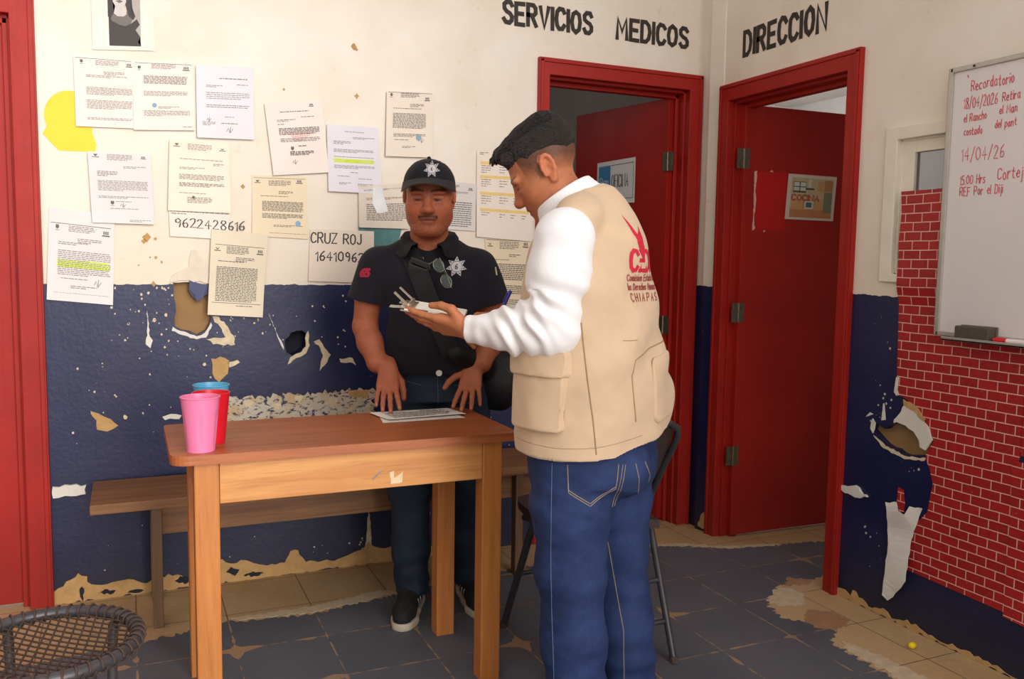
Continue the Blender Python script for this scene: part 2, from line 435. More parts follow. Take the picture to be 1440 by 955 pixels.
# backing boards, and a dark sheet for cavity shade, seen through the holes in the wall linings
bm = bmesh.new(); box(bm, -2.5, -2.2, .03, .045, .95, 1.3); struct(obj('hole_backing', bm, M_SHEATH, wb_))
bm = bmesh.new(); box(bm, -2.05, -1.85, .085, .1, .85, 1.05); struct(obj('hole_backing', bm, M_HOLE, wb_))  # dark sheet behind the round hole, its shade put into the colour
bm = bmesh.new(); box(bm, .03, .045, -1.5, -1.1, .55, .9); struct(obj('hole_backing', bm, M_SHEATH, wr_))

# painted part of the floor: one thin coat with a brushed, ragged border
coat = [(-5.1, -.52), (-3.0, -.52), (-2.554, -.47), (-2.411, -.435), (-2.272, -.40), (-1.966, -.45), (-1.65, -.38), (-1.2, -.30), (-.7, -.24), (-.40, -.24), (-.24, -.29), (-.123, -.365), (0, -.414), (.43, -.49), (.9, -.52),
        (.9, -.80), (.3, -.80), (.079, -.851), (-.07, -.87), (-.162, -.86), (-.24, -.93), (-.327, -.99), (-.368, -1.125), (-.30, -1.20), (-.27, -1.28), (-.351, -1.357), (-.354, -1.6), (-.33, -2.2), (-.33, -6.4), (-5.1, -6.4)]
rc = random.Random(11)
bm = bmesh.new()
o2 = ragged(coat[:-3] + [(-.33, -3.4)], .011, .015, rc) + [(-.33, -6.4), (-5.1, -6.4)]
poly_prism(bm, o2, lambda u, v, w: (u, v, w + .0002), .0012)
struct(obj('floor_paint', bm, M_SLATE, fl_))
def floor_patch(pts, m, name='floor_scrape'):
    bm = bmesh.new(); poly_prism(bm, ragged(pts, .010, .011, rc), lambda u, v, w: (u, v, .0008 + w), .0012)
    return struct(obj(name, bm, m, fl_))
M_SCUFF = mottled('brown_scuff', (166, 128, 96), .6, .1, 20)
M_PALE = mottled('pale_brush_paint', (204, 186, 156), .6, .14, 30)
floor_patch([(-.30, -1.16), (-.22, -1.10), (-.13, -1.17), (-.16, -1.24), (-.26, -1.29), (-.31, -1.24)], M_SCUFF)
floor_patch([(-.06, -.80), (.02, -.86), (-.03, -.90), (-.13, -.87)], M_SCUFF)
for pts in ([(-.22, -.90), (-.14, -.88), (-.12, -.96), (-.22, -1.06), (-.30, -1.02), (-.31, -.97)], [(-.34, -1.4), (-.30, -1.36), (-.27, -1.5), (-.25, -1.75), (-.30, -1.9), (-.345, -1.7)],
            [(-2.25, -.37), (-1.95, -.37), (-1.68, -.31), (-1.6, -.36), (-1.95, -.43), (-2.22, -.405)], [(-.35, -.235), (-.22, -.27), (-.05, -.38), (.2, -.43), (.2, -.46), (-.05, -.415), (-.22, -.31), (-.36, -.26)]):
    floor_patch(pts, M_PALE)

# ---- peeled patches on the two walls
def patch(wall, fn, pts, m, th=.002, step=.016, amp=.005, name='peeled_patch', seed=1, lift=0.0):
    bm = bmesh.new(); r = random.Random(seed)
    poly_prism(bm, ragged(pts, step, amp, r), (lambda u, v, w: fn(u, v, w + lift + .0002)), th)
    return struct(obj(name, bm, m, wall))
PB = lambda pts, m, **k: patch(wb_, BK, pts, m, **k)
PR = lambda pts, m, **k: patch(wr_, RT, pts, m, **k)
PB([(-2.27, .907), (-2.234, .915), (-2.202, .899), (-2.208, .848), (-2.241, .813), (-2.265, .851)], M_MUD, seed=2)
PB([(-2.205, .892), (-2.17, .90), (-2.16, .892), (-2.2, .872)], M_PLASTER, seed=3)
PB([(-2.345, .744), (-1.875, .753), (-1.621, .762), (-1.621, .64), (-1.99, .64), (-2.345, .64)], M_STRIP, seed=4, amp=.012, step=.010)
PB([(-1.73, .755), (-1.645, .751), (-1.652, .719), (-1.721, .729)], M_MUD, seed=5, lift=.0012)
for k, (u, v, s) in enumerate([(-2.13, .722, .024), (-2.02, .705, .02), (-1.80, .715, .028), (-1.93, .735, .02)]):
    PB([(u - s, v), (u - s * .3, v + s * .6), (u + s * .6, v + s * .5), (u + s, v + .004), (u + s * .3, v - s * .7), (u - s * .5, v - s * .5)], M_PLASTER, seed=20 + k, step=.007, lift=.0011)
PB([(-2.70, .725), (-2.67, .715), (-2.655, .704), (-2.63, .69), (-2.606, .666), (-2.645, .645), (-2.679, .655), (-2.68, .69)], M_MUD, seed=6)
PB([(-2.45, .69), (-2.42, .70), (-2.38, .692), (-2.39, .678), (-2.44, .676)], M_CHALK, seed=7)
PB([(-2.36, .69), (-2.33, .70), (-2.31, .688), (-2.34, .676)], M_CHALK, seed=8)
PB([(-2.831, .452), (-2.77, .452), (-2.72, .448), (-2.722, .414), (-2.77, .412), (-2.832, .408)], M_CHALK, seed=9, th=.012, name='plaster_lump')
PB([(-2.838, .052), (-2.781, .09), (-2.757, .112), (-2.728, .093), (-2.715, .062), (-2.661, .055), (-2.6, .062), (-2.536, .046), (-2.485, .04), (-2.441, .066), (-2.394, .054), (-2.376, .03), (-2.30, .05), (-2.241, .10), (-2.206, .078), (-2.151, .084), (-2.081, .056), (-1.996, .052), (-1.972, .10), (-1.94, .10), (-1.909, .045), (-1.79, .035), (-1.668, .07), (-1.64, .10), (-1.60, .07), (-1.2, .02), (-1.2, .001), (-2.838, .001)], M_MUD, seed=10, amp=.007, th=.004)
PB([(-1.655, .07), (-1.64, .28), (-1.648, .30), (-1.632, .18), (-1.63, .05)], M_PLASTER, seed=11, amp=.003)
for k, (u, v, a, b) in enumerate([(-2.39, .035, .03, .018), (-2.20, .045, .025, .02), (-2.66, .025, .03, .012), (-2.56, .012, .03, .008), (-2.745, .03, .008, .03), (-2.12, .02, .04, .01)]):
    PB([(u - a, v), (u - a * .3, v + b), (u + a, v + b * .2), (u + a * .3, v - b)], M_HOLE, seed=30 + k, step=.01, lift=.0035, th=.0012, name='plaster_gap')
# around hole 1: rag of torn skim coat, and the blue flap folded over the hole
PB([(-2.415, 1.205), (-2.40, 1.24), (-2.345, 1.27), (-2.335, 1.33), (-2.325, 1.335), (-2.28, 1.285), (-2.268, 1.20), (-2.345, 1.216)], mottled('dirty_white_skim', (226, 214, 196), .8, .08, 18), seed=12, th=.006, name='torn_flap')
PB([(-2.344, 1.212), (-2.275, 1.198), (-2.299, 1.141), (-2.317, 1.136), (-2.326, 1.16), (-2.346, 1.185)], M_NAVYFLAP, seed=13, th=.003, step=.01, amp=.003, name='torn_flap', lift=.002)
PB([(-2.405, 1.036), (-2.40, 1.03), (-2.32, .997), (-2.29, 1.01), (-2.268, 1.05), (-2.262, 1.04), (-2.285, .992), (-2.32, .985), (-2.41, 1.02)], M_CHALK, seed=14, step=.012, amp=.003)
PB([(-2.262, 1.075), (-2.235, 1.07), (-2.20, 1.02), (-2.178, .985), (-2.18, .96), (-2.26, .965), (-2.285, .985), (-2.215, .99), (-2.225, 1.01)], M_PLASTER, seed=15, step=.012)
PB([(-2.495, 1.10), (-2.487, 1.0), (-2.477, .985), (-2.487, .955), (-2.502, .97), (-2.497, 1.03)], M_CHALK, seed=16, step=.012, amp=.003)
PB([(-1.905, .98), (-1.892, 1.01), (-1.886, .95), (-1.90, .92), (-1.94, .90), (-1.955, .89), (-1.975, .875), (-1.965, .905), (-1.92, .925), (-1.903, .945)], M_PLASTER, seed=17, step=.012, amp=.003)
PB([(-2.048, 1.085), (-2.04, 1.06), (-2.015, 1.0), (-1.995, .96), (-1.99, .935), (-2.003, .96), (-2.02, 1.01)], M_CHALK, seed=18, step=.012, amp=.003)
PB([(-1.87, .965), (-1.848, .975), (-1.835, .955), (-1.80, .91), (-1.815, .88), (-1.845, .845), (-1.842, .87), (-1.832, .91), (-1.85, .95)], M_PLASTER, seed=19, step=.012, amp=.004)
PB([(-1.765, .892), (-1.71, .894), (-1.695, .862), (-1.71, .872), (-1.76, .876)], M_PLASTER, seed=40, step=.012, amp=.003)
PB([(-1.655, .886), (-1.64, .88), (-1.638, .865), (-1.65, .862)], M_CHALK, seed=41, step=.012, amp=.003)
# yellowed knocks in the cream coat above
for k, (u, v, s) in enumerate([(-2.49, 1.375, .018), (-2.50, 1.36, .01), (-2.46, 1.37, .007), (-2.46, 1.30, .007), (-2.44, 1.283, .006), (-2.48, 1.30, .004), (-2.52, 1.27, .004), (-2.47, 1.20, .011), (-1.70, 2.16, .014), (-1.69, 2.15, .007), (-2.33, 1.61, .006), (-2.14, 1.58, .01), (-1.98, 1.965, .005), (-1.69, 1.965, .012)]):
    PB([(u - s, v), (u, v + s), (u + s * .8, v), (u, v - s * 1.1)], M_MUD, seed=70 + k, step=.008, amp=.003, th=.001)
# right wall
PR([(-1.147, .697), (-1.155, .735), (-1.17, .72), (-1.165, .695), (-1.16, .68)], M_CHALK, seed=42, step=.012, amp=.003, th=.004)
PR([(-1.255, .735), (-1.30, .812), (-1.345, .80), (-1.40, .755), (-1.425, .705), (-1.40, .665), (-1.375, .672), (-1.36, .71), (-1.31, .735), (-1.27, .742)], M_CHALK, seed=43, th=.008, step=.014, amp=.006)
PR([(-1.295, .83), (-1.345, .815), (-1.395, .775), (-1.385, .765), (-1.345, .795), (-1.30, .81)], M_MUD, seed=44, th=.004, lift=.006, step=.012, amp=.003)
PR([(-1.16, .672), (-1.22, .644), (-1.316, .624), (-1.40, .636), (-1.395, .626), (-1.31, .612), (-1.215, .632)], M_PLASTER, seed=45, step=.012, amp=.003)
PR([(-1.022, .446), (-1.06, .452), (-1.093, .464), (-1.12, .444), (-1.155, .432), (-1.12, .418), (-1.07, .42), (-1.022, .428)], M_CHALK, seed=46, th=.01, name='plaster_lump', step=.012)
PR([(-1.02, .03), (-1.06, .035), (-1.09, .02), (-1.10, .05), (-1.20, .012), (-1.25, .03), (-1.29, .008), (-1.36, .03), (-1.45, .012), (-1.60, .02), (-1.75, .01), (-2.2, .015), (-2.2, .001), (-1.02, .001)], M_MUD, seed=47, amp=.008, th=.004)
PR([(-1.195, .735), (-1.20, .80), (-1.204, .80), (-1.215, .74)], M_CHALK, seed=48, step=.012, amp=.001)
PR([(-1.12, .735), (-1.14, .756), (-1.155, .752), (-1.14, .744)], M_CHALK, seed=49, step=.012, amp=.001)
# small chips where the cream undercoat shows through the navy
rq = random.Random(33); bm = bmesh.new()
for (cu, cv, su, sv, n) in ((-2.47, 1.10, .07, .08, 34), (-2.40, .98, .09, .06, 22), (-2.16, 1.02, .06, .06, 22), (-2.3, .72, .2, .10, 16), (-2.0, 1.10, .1, .06, 8), (-1.78, .92, .08, .08, 10), (-2.6, .80, .10, .15, 10), (-1.95, .25, .3, .08, 8), (-1.05, .72, .05, .10, 8)):
    for k in range(n):
        u = rq.gauss(cu, su); v = min(1.185, rq.gauss(cv, sv)); r = rq.uniform(.0014, .0055) * (1.6 if rq.random() < .12 else 1)
        if abs(u + 2.335) < .075 and abs(v - 1.10) < .11: continue
        poly_prism(bm, [(u + r * rq.uniform(.5, 1.1) * math.cos(a), v + r * rq.uniform(.6, 1.3) * math.sin(a)) for a in [k2 * PI / 3 for k2 in range(6)]], lambda a, b, w: BK(a, b, w + .0002), .001)
o = struct(obj('paint_chips', bm, M_PLASTER, wb_))
# corner strip between the two door frames, wedge-shaped to catch more front light
bm = bmesh.new()
poly = [(0.0, -.088), (-.022, -.096), (-.006, -.178), (0, -.178)]
lo = [bm.verts.new((a, b, 0)) for a, b in poly]; hi = [bm.verts.new((a, b, 3.5)) for a, b in poly]
for i in range(4): bm.faces.new((lo[i], lo[(i + 1) % 4], hi[(i + 1) % 4], hi[i]))
struct(obj('trim_1', bm, M_WALL))
PR([(-.15, .09), (-.165, .10), (-.18, .06), (-.178, .02), (-.12, .02)], M_MUD, seed=60, lift=.02, th=.003)

# ---- painted lettering on the walls
bm = bmesh.new(); rl = random.Random(5)
w = write(bm, 'SERVICIOS', -1.045, 2.335, .088, .019, BK, wid=.70, gap=1.9, jit=.08, rnd=rl)
struct(obj('painted_lettering', bm, M_BLACKPAINT, wb_))
bm = bmesh.new(); w2 = write(bm, 'MEDICOS', -.478, 2.332, .088, .019, BK, wid=.75, gap=1.9, jit=.08, rnd=rl)
struct(obj('painted_lettering', bm, M_BLACKPAINT, wb_))
bm = bmesh.new(); w3 = write(bm, 'DIRECCION', .312, 2.243, .10, .021, lambda u, v, w: (-w, -u, v), wid=.70, gap=2.0, jit=.08, rnd=rl)
struct(obj('painted_lettering', bm, M_BLACKPAINT, wr_))
print('LETTER WIDTHS', w, w2, w3)
# ------------------------------------------------------------------ doors
def hinge(parent, M):
    bm = bmesh.new()
    box(bm, -.034, -.003, -.002, .002, -.045, .045, M=M); box(bm, .003, .034, -.002, .002, -.045, .045, M=M)
    tube(bm, [M @ Vector((0, -.004, -.045)), M @ Vector((0, -.004, .045))], .006, 8)
    for sx in (-.02, .02):
        for sz in (-.028, .028):
            tube(bm, [M @ Vector((sx, -.001, sz)), M @ Vector((sx, -.004, sz))], .004, 6)
    return obj('hinge', bm, M_STEEL, parent, smooth=.6)

def frame_bm(a0, a1, zt, b0, b1, zo, jd, F, stop):
    """casing around an opening a0..a1 (top zt), outer edges b0,b1,zo; jamb depth jd; F maps (along, into-room, z)"""
    bm = bmesh.new()
    def B(x0, x1, w0, w1, z0, z1, bev=.003):
        n0 = set(bm.verts); box(bm, x0, x1, w0, w1, z0, z1, bev)
        for v in bm.verts:
            if v not in n0: v.co = Vector(F(v.co.x, v.co.y, v.co.z))
    lo, hi = min(a0, a1), max(a0, a1); ol, oh = min(b0, b1), max(b0, b1)
    B(ol, lo + .004, -.016, .022, 0, zo); B(hi - .004, oh, -.016, .022, 0, zo); B(lo, hi, -.016, .022, zt - .004, zo)
    B(ol + .006, ol + .02, .02, .028, 0, zo - .008, .002); B(oh - .02, oh - .006, .02, .028, 0, zo - .008, .002); B(ol + .006, oh - .006, .02, .028, zo - .02, zo - .007, .002)
    B(lo - .012, lo + .014, -jd, -.014, 0, zt); B(hi - .014, hi + .012, -jd, -.014, 0, zt); B(lo, hi, -jd, -.014, zt - .016, zt + .012)
    if stop is not None:
        s0, s1 = stop
        B(lo + .012, lo + .03, s0, s1, 0, zt - .01); B(hi - .03, hi - .012, s0, s1, 0, zt - .01); B(lo + .01, hi - .01, s0, s1, zt - .034, zt - .012)
    return bm
FB = lambda a, w, z: (a, -w, z)
FR = lambda a, w, z: (-w, a, z)
# left, closed red door
d0 = thing('door_1', None, None, (-3.26, .03, 0)); struct(d0)
obj('door_frame', frame_bm(D0[0], D0[1], 2.14, D0[0] - .07, -2.838, 2.215, .1, FB, (-.03, -.016)), M_RED, d0)
bm = bmesh.new(); box(bm, -3.60, -2.93, .032, .07, .012, 2.12, .003)
for z0, z1 in ((.25, .95), (1.1, 2.0)): box(bm, -3.5, -3.06, .024, .034, z0, z1, .006)
obj('door_leaf', bm, M_RED, d0)
# medical office door, open inwards
d1 = thing('door_2', None, None, (-.45, .03, 0)); struct(d1)
obj('door_frame', frame_bm(D1[0], D1[1], 2.135, -.878, -.004, 2.205, .1, FB, (-.10, -.06)), M_RED, d1)
hp = Vector((-.112, .075, 0)); fp = Vector((-.262, .765, 0)); ang = math.atan2(fp.y - hp.y, fp.x - hp.x)
ML = Matrix.Translation(hp) @ Matrix.Rotation(ang, 4, 'Z')
LL = .70
bm = bmesh.new(); box(bm, 0.004, LL, -.019, .019, .012, 2.105, .003, ML); leaf1 = obj('door_leaf', bm, M_RED, d1)
hinge(leaf1, ML @ Matrix.Translation((.0, .021, 1.80)) @ Matrix.Rotation(PI, 4, 'Z')); hinge(leaf1, ML @ Matrix.Translation((.0, .021, 1.0)) @ Matrix.Rotation(PI, 4, 'Z'))
# direction office door, open inwards against the light
d2 = thing('door_3', None, None, (.03, -.6, 0)); struct(d2)
obj('door_frame', frame_bm(D2[0], D2[1], 2.055, -1.024, -.172, 2.128, .1, FR, (-.10, -.06)), M_RED, d2)
h2 = Vector((.045, -.262, 0)); M2 = Matrix.Translation(h2) @ Matrix.Rotation(math.radians(-1.6), 4, 'Z')
bm = bmesh.new(); box(bm, .004, .715, -.019, .019, .012, 2.035, .003, M2); leaf2 = obj('door_leaf', bm, M_RED, d2)
for z in (1.79, 1.08, .40): hinge(leaf2, M2 @ Matrix.Translation((-.002, -.021, z)))
def onleaf(M, y, u, v, w): return M @ Vector((u, -(.019 + w) if y < 0 else (.019 + w), v))
L2 = lambda u, v, w: onleaf(M2, -1, u, v, w)
bm = bmesh.new(); poly_prism(bm, ragged([(.075, 1.735), (.25, 1.738), (.25, 1.465), (.08, 1.468)], .04, .003), L2, .0012); obj('repainted_patch', bm, M_REDNEW, leaf2)
M_SCRATCH = mottled('pale_paint_scratch', (226, 176, 160), .6, .1, 30)
rs = random.Random(4)
bm = bmesh.new()
for pts in ([(.062, 1.735), (.078, 1.74), (.072, 1.64), (.078, 1.60), (.070, 1.53), (.076, 1.47), (.062, 1.462), (.066, 1.55), (.064, 1.62)], [(.15, 1.742), (.163, 1.746), (.17, 1.738), (.155, 1.736)], [(.125, 1.462), (.133, 1.468), (.137, 1.46), (.128, 1.455)]):
    poly_prism(bm, ragged(pts, .01, .002, rs), lambda u, v, w: L2(u, v, w + .001), .001)
obj('scratch', bm, M_SCRATCH, leaf2)

# ------------------------------------------------------------------ papers on the back wall
def paper_mat(name, c): return mottled(name, c, .75, .03, 6)
M_INK = mottled('printed_ink', (142, 134, 130), .7, .1, 50)
M_INKD = mottled('dark_printed_ink', (106, 99, 96), .7, .1, 50)
M_MARK = mottled('black_marker_ink', (58, 52, 52), .6, .1, 40)
M_YEL = mottled('yellow_green_highlighter', (206, 226, 60), .6, .1, 40)
M_TABLEYEL = mottled('pale_yellow_table_band', (236, 206, 130), .7, .06, 30)
M_PINKINK = mottled('pink_seal_ink', (226, 172, 168), .7, .1, 30)
M_BLUEINK = mottled('blue_stamp_ink', (140, 172, 196), .7, .1, 30)
rp = random.Random(21)
layer_n = [0]
DOCG = 'office notices taped on the cream wall'
class Sheet:
    def __init__(s, name, label, cat, corners, color, group=DOCG, curl=.003, lift=None, fn=BK, extra=None, th=.0006):
        s.c = [Vector(q) for q in corners]      # tl tr br bl as (along wall, z)
        layer_n[0] += 1
        s.lift = lift if lift is not None else .0026 + .0017 * (layer_n[0] % 7)
        s.fn = fn; s.curl = curl; s.ph = rp.uniform(0, 6); s.extra = extra
        N = 10; bm = bmesh.new(); g = []; b = []
        for j in range(N + 1):
            g.append([bm.verts.new(s.P(i / N, j / N, 0)) for i in range(N + 1)])
            b.append([bm.verts.new(s.P(i / N, j / N, -th)) for i in range(N + 1)])
        for j in range(N):
            for i in range(N):
                bm.faces.new((g[j][i], g[j + 1][i], g[j + 1][i + 1], g[j][i + 1]))
                bm.faces.new((b[j][i], b[j][i + 1], b[j + 1][i + 1], b[j + 1][i]))
        for k in range(N):
            for (p, q, r, t) in ((g[0][k], g[0][k + 1], b[0][k + 1], b[0][k]), (g[N][k + 1], g[N][k], b[N][k], b[N][k + 1]), (g[k + 1][0], g[k][0], b[k][0], b[k + 1][0]), (g[k][N], g[k + 1][N], b[k + 1][N], b[k][N])):
                bm.faces.new((p, q, r, t))
        s.o = obj(name, bm, paper_mat('paper_' + label.split()[0], color))
        tag(s.o, label, cat, group)
    def P(s, u, v, w):
        a = s.c[0].lerp(s.c[1], u); b = s.c[3].lerp(s.c[2], u); q = a.lerp(b, v)
        z = s.lift + s.curl * (max(0, v - .55) ** 2 * 4 + .25 * math.sin(3.5 * u + 5 * v + s.ph) + .25 + max(0, .12 - u) * 3 * v)
        return s.fn(q.x, q.y, z + w)
    def quad(s, bm, u0, u1, v0, v1, w=.0007):
        n = max(1, int((u1 - u0) / .1))
        for k in range(n):
            a = u0 + (u1 - u0) * k / n; b = u0 + (u1 - u0) * (k + 1) / n
            bm.faces.new([bm.verts.new(s.P(*q, w)) for q in ((a, v1), (b, v1), (b, v0), (a, v0))])
    def poly(s, bm, pts, w=.0007):
        f = bm.faces.new([bm.verts.new(s.P(u, v, w)) for u, v in pts]); bmesh.ops.triangulate(bm, faces=[f])
    def part(s, name, m, fill, label=None):
        bm = bmesh.new(); fill(bm); o = obj(name, bm, m, s.o, recalc=False)
        if label: o['label'] = label
        return o
    def lines(s, bm, v, u0, u1, n, pitch=.019, h=.0085, last=.6):
        for k in range(n):
            e = u0 + (u1 - u0) * (last if k == n - 1 and n > 1 else 1); u = u0
            while u < e - .012:
                L = min(rp.uniform(.022, .085), e - u); s.quad(bm, u, u + L, v + k * pitch - h / 2, v + k * pitch + h / 2); u += L + .012
    def text(s, rows, m=None):
        for r in rows: s.part('printed_paragraph', m or M_INK, lambda bm: s.lines(bm, *r))
    def emblem(s, u, v, kind=0, m=None, sc=1.0):
        def f(bm):
            if kind == 0:   # small coat of arms
                s.poly(bm, [(u - .025 * sc, v - .012 * sc), (u - .012 * sc, v - .03 * sc), (u, v - .018 * sc), (u + .012 * sc, v - .03 * sc), (u + .026 * sc, v - .012 * sc), (u + .024 * sc, v + .01 * sc), (u, v + .024 * sc), (u - .024 * sc, v + .01 * sc)])
                s.quad(bm, u - .028 * sc, u + .028 * sc, v + .032 * sc, v + .038 * sc)
            elif kind == 1:  # three small bars over a name line
                for k in (-1, 0, 1): s.quad(bm, u + k * .03 * sc - .01 * sc, u + k * .03 * sc + .01 * sc, v - .022 * sc, v + .012 * sc)
                s.quad(bm, u - .06 * sc, u + .06 * sc, v + .02 * sc, v + .034 * sc)
            else:           # a small bird-like tick over a name line
                s.poly(bm, [(u - .035 * sc, v - .02 * sc), (u, v - .002 * sc), (u + .035 * sc, v - .02 * sc), (u + .012 * sc, v + .008 * sc), (u - .012 * sc, v + .008 * sc)])
                s.quad(bm, u - .055 * sc, u + .055 * sc, v + .016 * sc, v + .026 * sc)
        s.part('letterhead_emblem', m or M_INKD, f)
    def rule(s, v, u0=.03, u1=.97):
        s.part('ruled_line', M_INKD, lambda bm: s.quad(bm, u0, u1, v - .003, v + .003))
HDR = lambda c=.5, v=.05, n=4: (v, c - .2, c + .2, n, .018, .008, .8)
sh = Sheet('portrait_print', 'white sheet with a black and white portrait photo, highest on the wall', 'photo print', [(-2.656, 2.42), (-2.448, 2.43), (-2.449, 2.061), (-2.656, 2.044)], (240, 232, 222), group=None, curl=0.0)
M_PH = [mottled('photo_grey_%s' % n, c, .6, .08, 40) for n, c in (('pale', (206, 200, 196)), ('light', (176, 168, 164)), ('mid', (112, 106, 104)), ('dark', (58, 52, 52)))]
def ph(a, b): return (.27 + (a - 154) / 43 * .51, .53 + b / 66 * .43)
def pp(name, m, pts, w, label): sh.part(name, m, lambda bm: sh.poly(bm, [ph(*q) for q in pts], w), label)
pp('photo_ground', M_PH[1], [(153, -70), (197, -70), (197, 66), (154, 66)], .0007, 'grey ground of the photo')
pp('photo_dress', M_PH[3], [(154, 20), (160, 24), (170, 32), (184, 33), (192, 26), (196, 34), (190, 42), (196, 52), (193, 60), (197, 66), (154, 66)], .0010, 'black dress in the photo')
pp('photo_yoke', M_PH[2], [(155, 22), (161, 15), (178, 15), (187, 24), (184, 33), (176, 37), (168, 35), (158, 30)], .0012, 'sheer neckline in the photo')
pp('photo_neck', M_PH[0], [(161, 8), (178, 8), (178, 20), (174, 23), (166, 23), (161, 19)], .0014, 'pale neck in the photo')
pp('photo_hair', M_PH[3], [(153, -50), (160, -60), (178, -60), (184, -30), (185, 6), (190, 22), (187, 28), (181, 22), (177, 6), (177, -20), (161, -20), (160, 6), (161, 18), (157, 26), (153, 24)], .0016, 'dark long hair in the photo')
pp('photo_face', M_PH[0], [(160, -20), (166, -32), (173, -32), (178, -20), (178, 2), (175, 9), (169, 13), (164, 10), (160, 2)], .0018, 'pale face in the photo')
pp('photo_mouth', M_PH[2], [(164, 1), (169, -1), (174, 1), (169, 4)], .0020, 'mouth in the photo')
bm = bmesh.new()
yy = [(-2.735 + .083 * math.cos(math.radians(d)), 1.80 + .092 * math.sin(math.radians(d))) for d in range(20, 205, 8)] + [(-2.825, 1.735), (-2.80, 1.705), (-2.775, 1.678), (-2.657, 1.680), (-2.652, 1.705), (-2.665, 1.75)]
poly_prism(bm, yy, BK, .0016); st = obj('yellow_sticker', bm, mottled('yellow_card', (242, 208, 24), .5, .04, 12))
tag(st, 'plain yellow cut-out sticker beside the red door, half under a notice', 'sticker')

s = Sheet('notice_sheet', 'typed letter at upper left overlapping the yellow sticker', 'notice', [(-2.719, 2.019), (-2.523, 2.022), (-2.526, 1.773), (-2.717, 1.767)], (238, 228, 221))
s.rule(.035); s.emblem(.13, .08); s.emblem(.93, .09, 1, sc=.9); s.text([HDR(.56, .06), (.21, .5, .85, 3), (.27, .2, .9, 2), (.44, .2, .98, 6), (.62, .2, .98, 7), (.87, .2, .98, 2, .02, .009, .97)])
s = Sheet('notice_sheet', 'typed letter with a small blue stamp, right of the letter over the yellow sticker', 'notice', [(-2.523, 2.02), (-2.316, 2.031), (-2.313, 1.781), (-2.526, 1.768)], (239, 229, 222))
s.rule(.035); s.emblem(.1, .1); s.emblem(.88, .09, 1); s.text([HDR(.5, .05), (.22, .17, .9, 6, .02, .012, .99), (.44, .17, .9, 4), (.66, .4, .75, 2), (.72, .17, .92, 5, .018, .008, .4), (.95, .8, .95, 1)])
s.part('stamp', M_BLUEINK, lambda bm: s.poly(bm, [(.34 + .04 * math.cos(a), .64 + .035 * math.sin(a)) for a in [k * PI / 5 for k in range(10)]]), 'small blue stamp')
s = Sheet('notice_sheet', 'bluish white letter with two signatures, third in the top row', 'notice', [(-2.306, 2.024), (-2.096, 2.035), (-2.097, 1.761), (-2.306, 1.755)], (226, 226, 233))
s.text([(.17, .4, .9, 1, .02, .013), (.25, .7, .9, 1), (.27, .17, .45, 2), (.37, .17, .92, 4, .026, .008, .8), (.54, .17, .92, 2, .026, .01, .97), (.7, .48, .65, 1), (.79, .42, .72, 1, .02, .012), (.78, .1, .32, 3)])
def sig(s, u, v, sc=1.0):
    def f(bm):
        P = [(u + sc * a, v + sc * b) for a, b in ((-.05, .02), (-.02, -.03), (0, .03), (.02, -.05), (.01, .04), (.06, -.02))]
        for (a, b), (c, d) in zip(P, P[1:]): s.poly(bm, [(a, b), (c, d), (c + .006, d + .006), (a + .006, b + .006)])
    s.part('signature', M_INK, f)
sig(s, .56, .88); sig(s, .2, .74, .7)
s = Sheet('notice_sheet', 'grey white typed letter below the yellow sticker', 'notice', [(-2.682, 1.68), (-2.472, 1.681), (-2.463, 1.423), (-2.673, 1.424)], (226, 222, 224))
s.emblem(.12, .05, 2); s.emblem(.88, .05, 1, sc=.7); s.text([HDR(.5, .03, 5), (.19, .55, .92, 2), (.27, .13, .45, 4, .02, .01, .5), (.40, .13, .93, 8, .019, .008, .5), (.62, .13, .93, 2), (.69, .4, .65, 1), (.79, .3, .75, 1), (.95, .6, .95, 2)]); sig(s, .5, .74, .8); s.emblem(.34, .71, 0, sc=1.1)
s = Sheet('notice_sheet', 'cream typed letter with the handwritten phone number sheet under it', 'notice', [(-2.404, 1.743), (-2.19, 1.739), (-2.188, 1.475), (-2.415, 1.477)], (242, 230, 214), lift=.011)
s.emblem(.12, .07, 2); s.emblem(.88, .09, 2); s.text([HDR(.5, .05, 5), (.26, .17, .88, 1), (.31, .72, .9, 2), (.38, .17, .6, 2), (.48, .17, .9, 4, .02, .01, .9), (.6, .17, .9, 3, .02, .012, .7), (.74, .17, .6, 1), (.8, .3, .7, 5, .018, .009, .8)]); s.emblem(.4, .8, 0, sc=.9)
s = Sheet('phone_number_sheet', 'white sheet with the phone number 962 242 8616 in black marker', 'handwritten sheet', [(-2.412, 1.49), (-2.191, 1.484), (-2.195, 1.373), (-2.409, 1.381)], (238, 228, 218), lift=.006)
s.text([(.12, .02, .98, 1, .02, .03), (.2, .04, .3, 1, .02, .03)])
bm = bmesh.new(); wn = lambda tx, u: (write(bm, tx, u, .62, .30, .022, lambda u, v, w: s.P(u, 1 - (v - .28), .0008), wid=.50, gap=1.4, jit=.2, rnd=rl), obj('handwritten_number', bm, M_MARK, s.o)); wn('962', .10); bm = bmesh.new(); wn('2428616', .455)
s = Sheet('notice_sheet', 'leftmost letter across the blue edge with a yellow-green highlighted paragraph', 'notice', [(-2.812, 1.476), (-2.598, 1.455), (-2.612, 1.121), (-2.829, 1.143)], (225, 222, 222), curl=.006, lift=.004)
s.rule(.16, .03, .95); s.emblem(.13, .2); s.emblem(.87, .22, 1); s.text([HDR(.5, .18), (.31, .44, .8, 3), (.36, .15, .6, 2), (.45, .15, .95, 6, .02), (.57, .15, .95, 5, .02, .009, .95), (.67, .15, .95, 3), (.75, .2, .6, 1), (.83, .35, .75, 2), (.91, .1, .95, 1, .02, .004)]); sig(s, .75, .78)
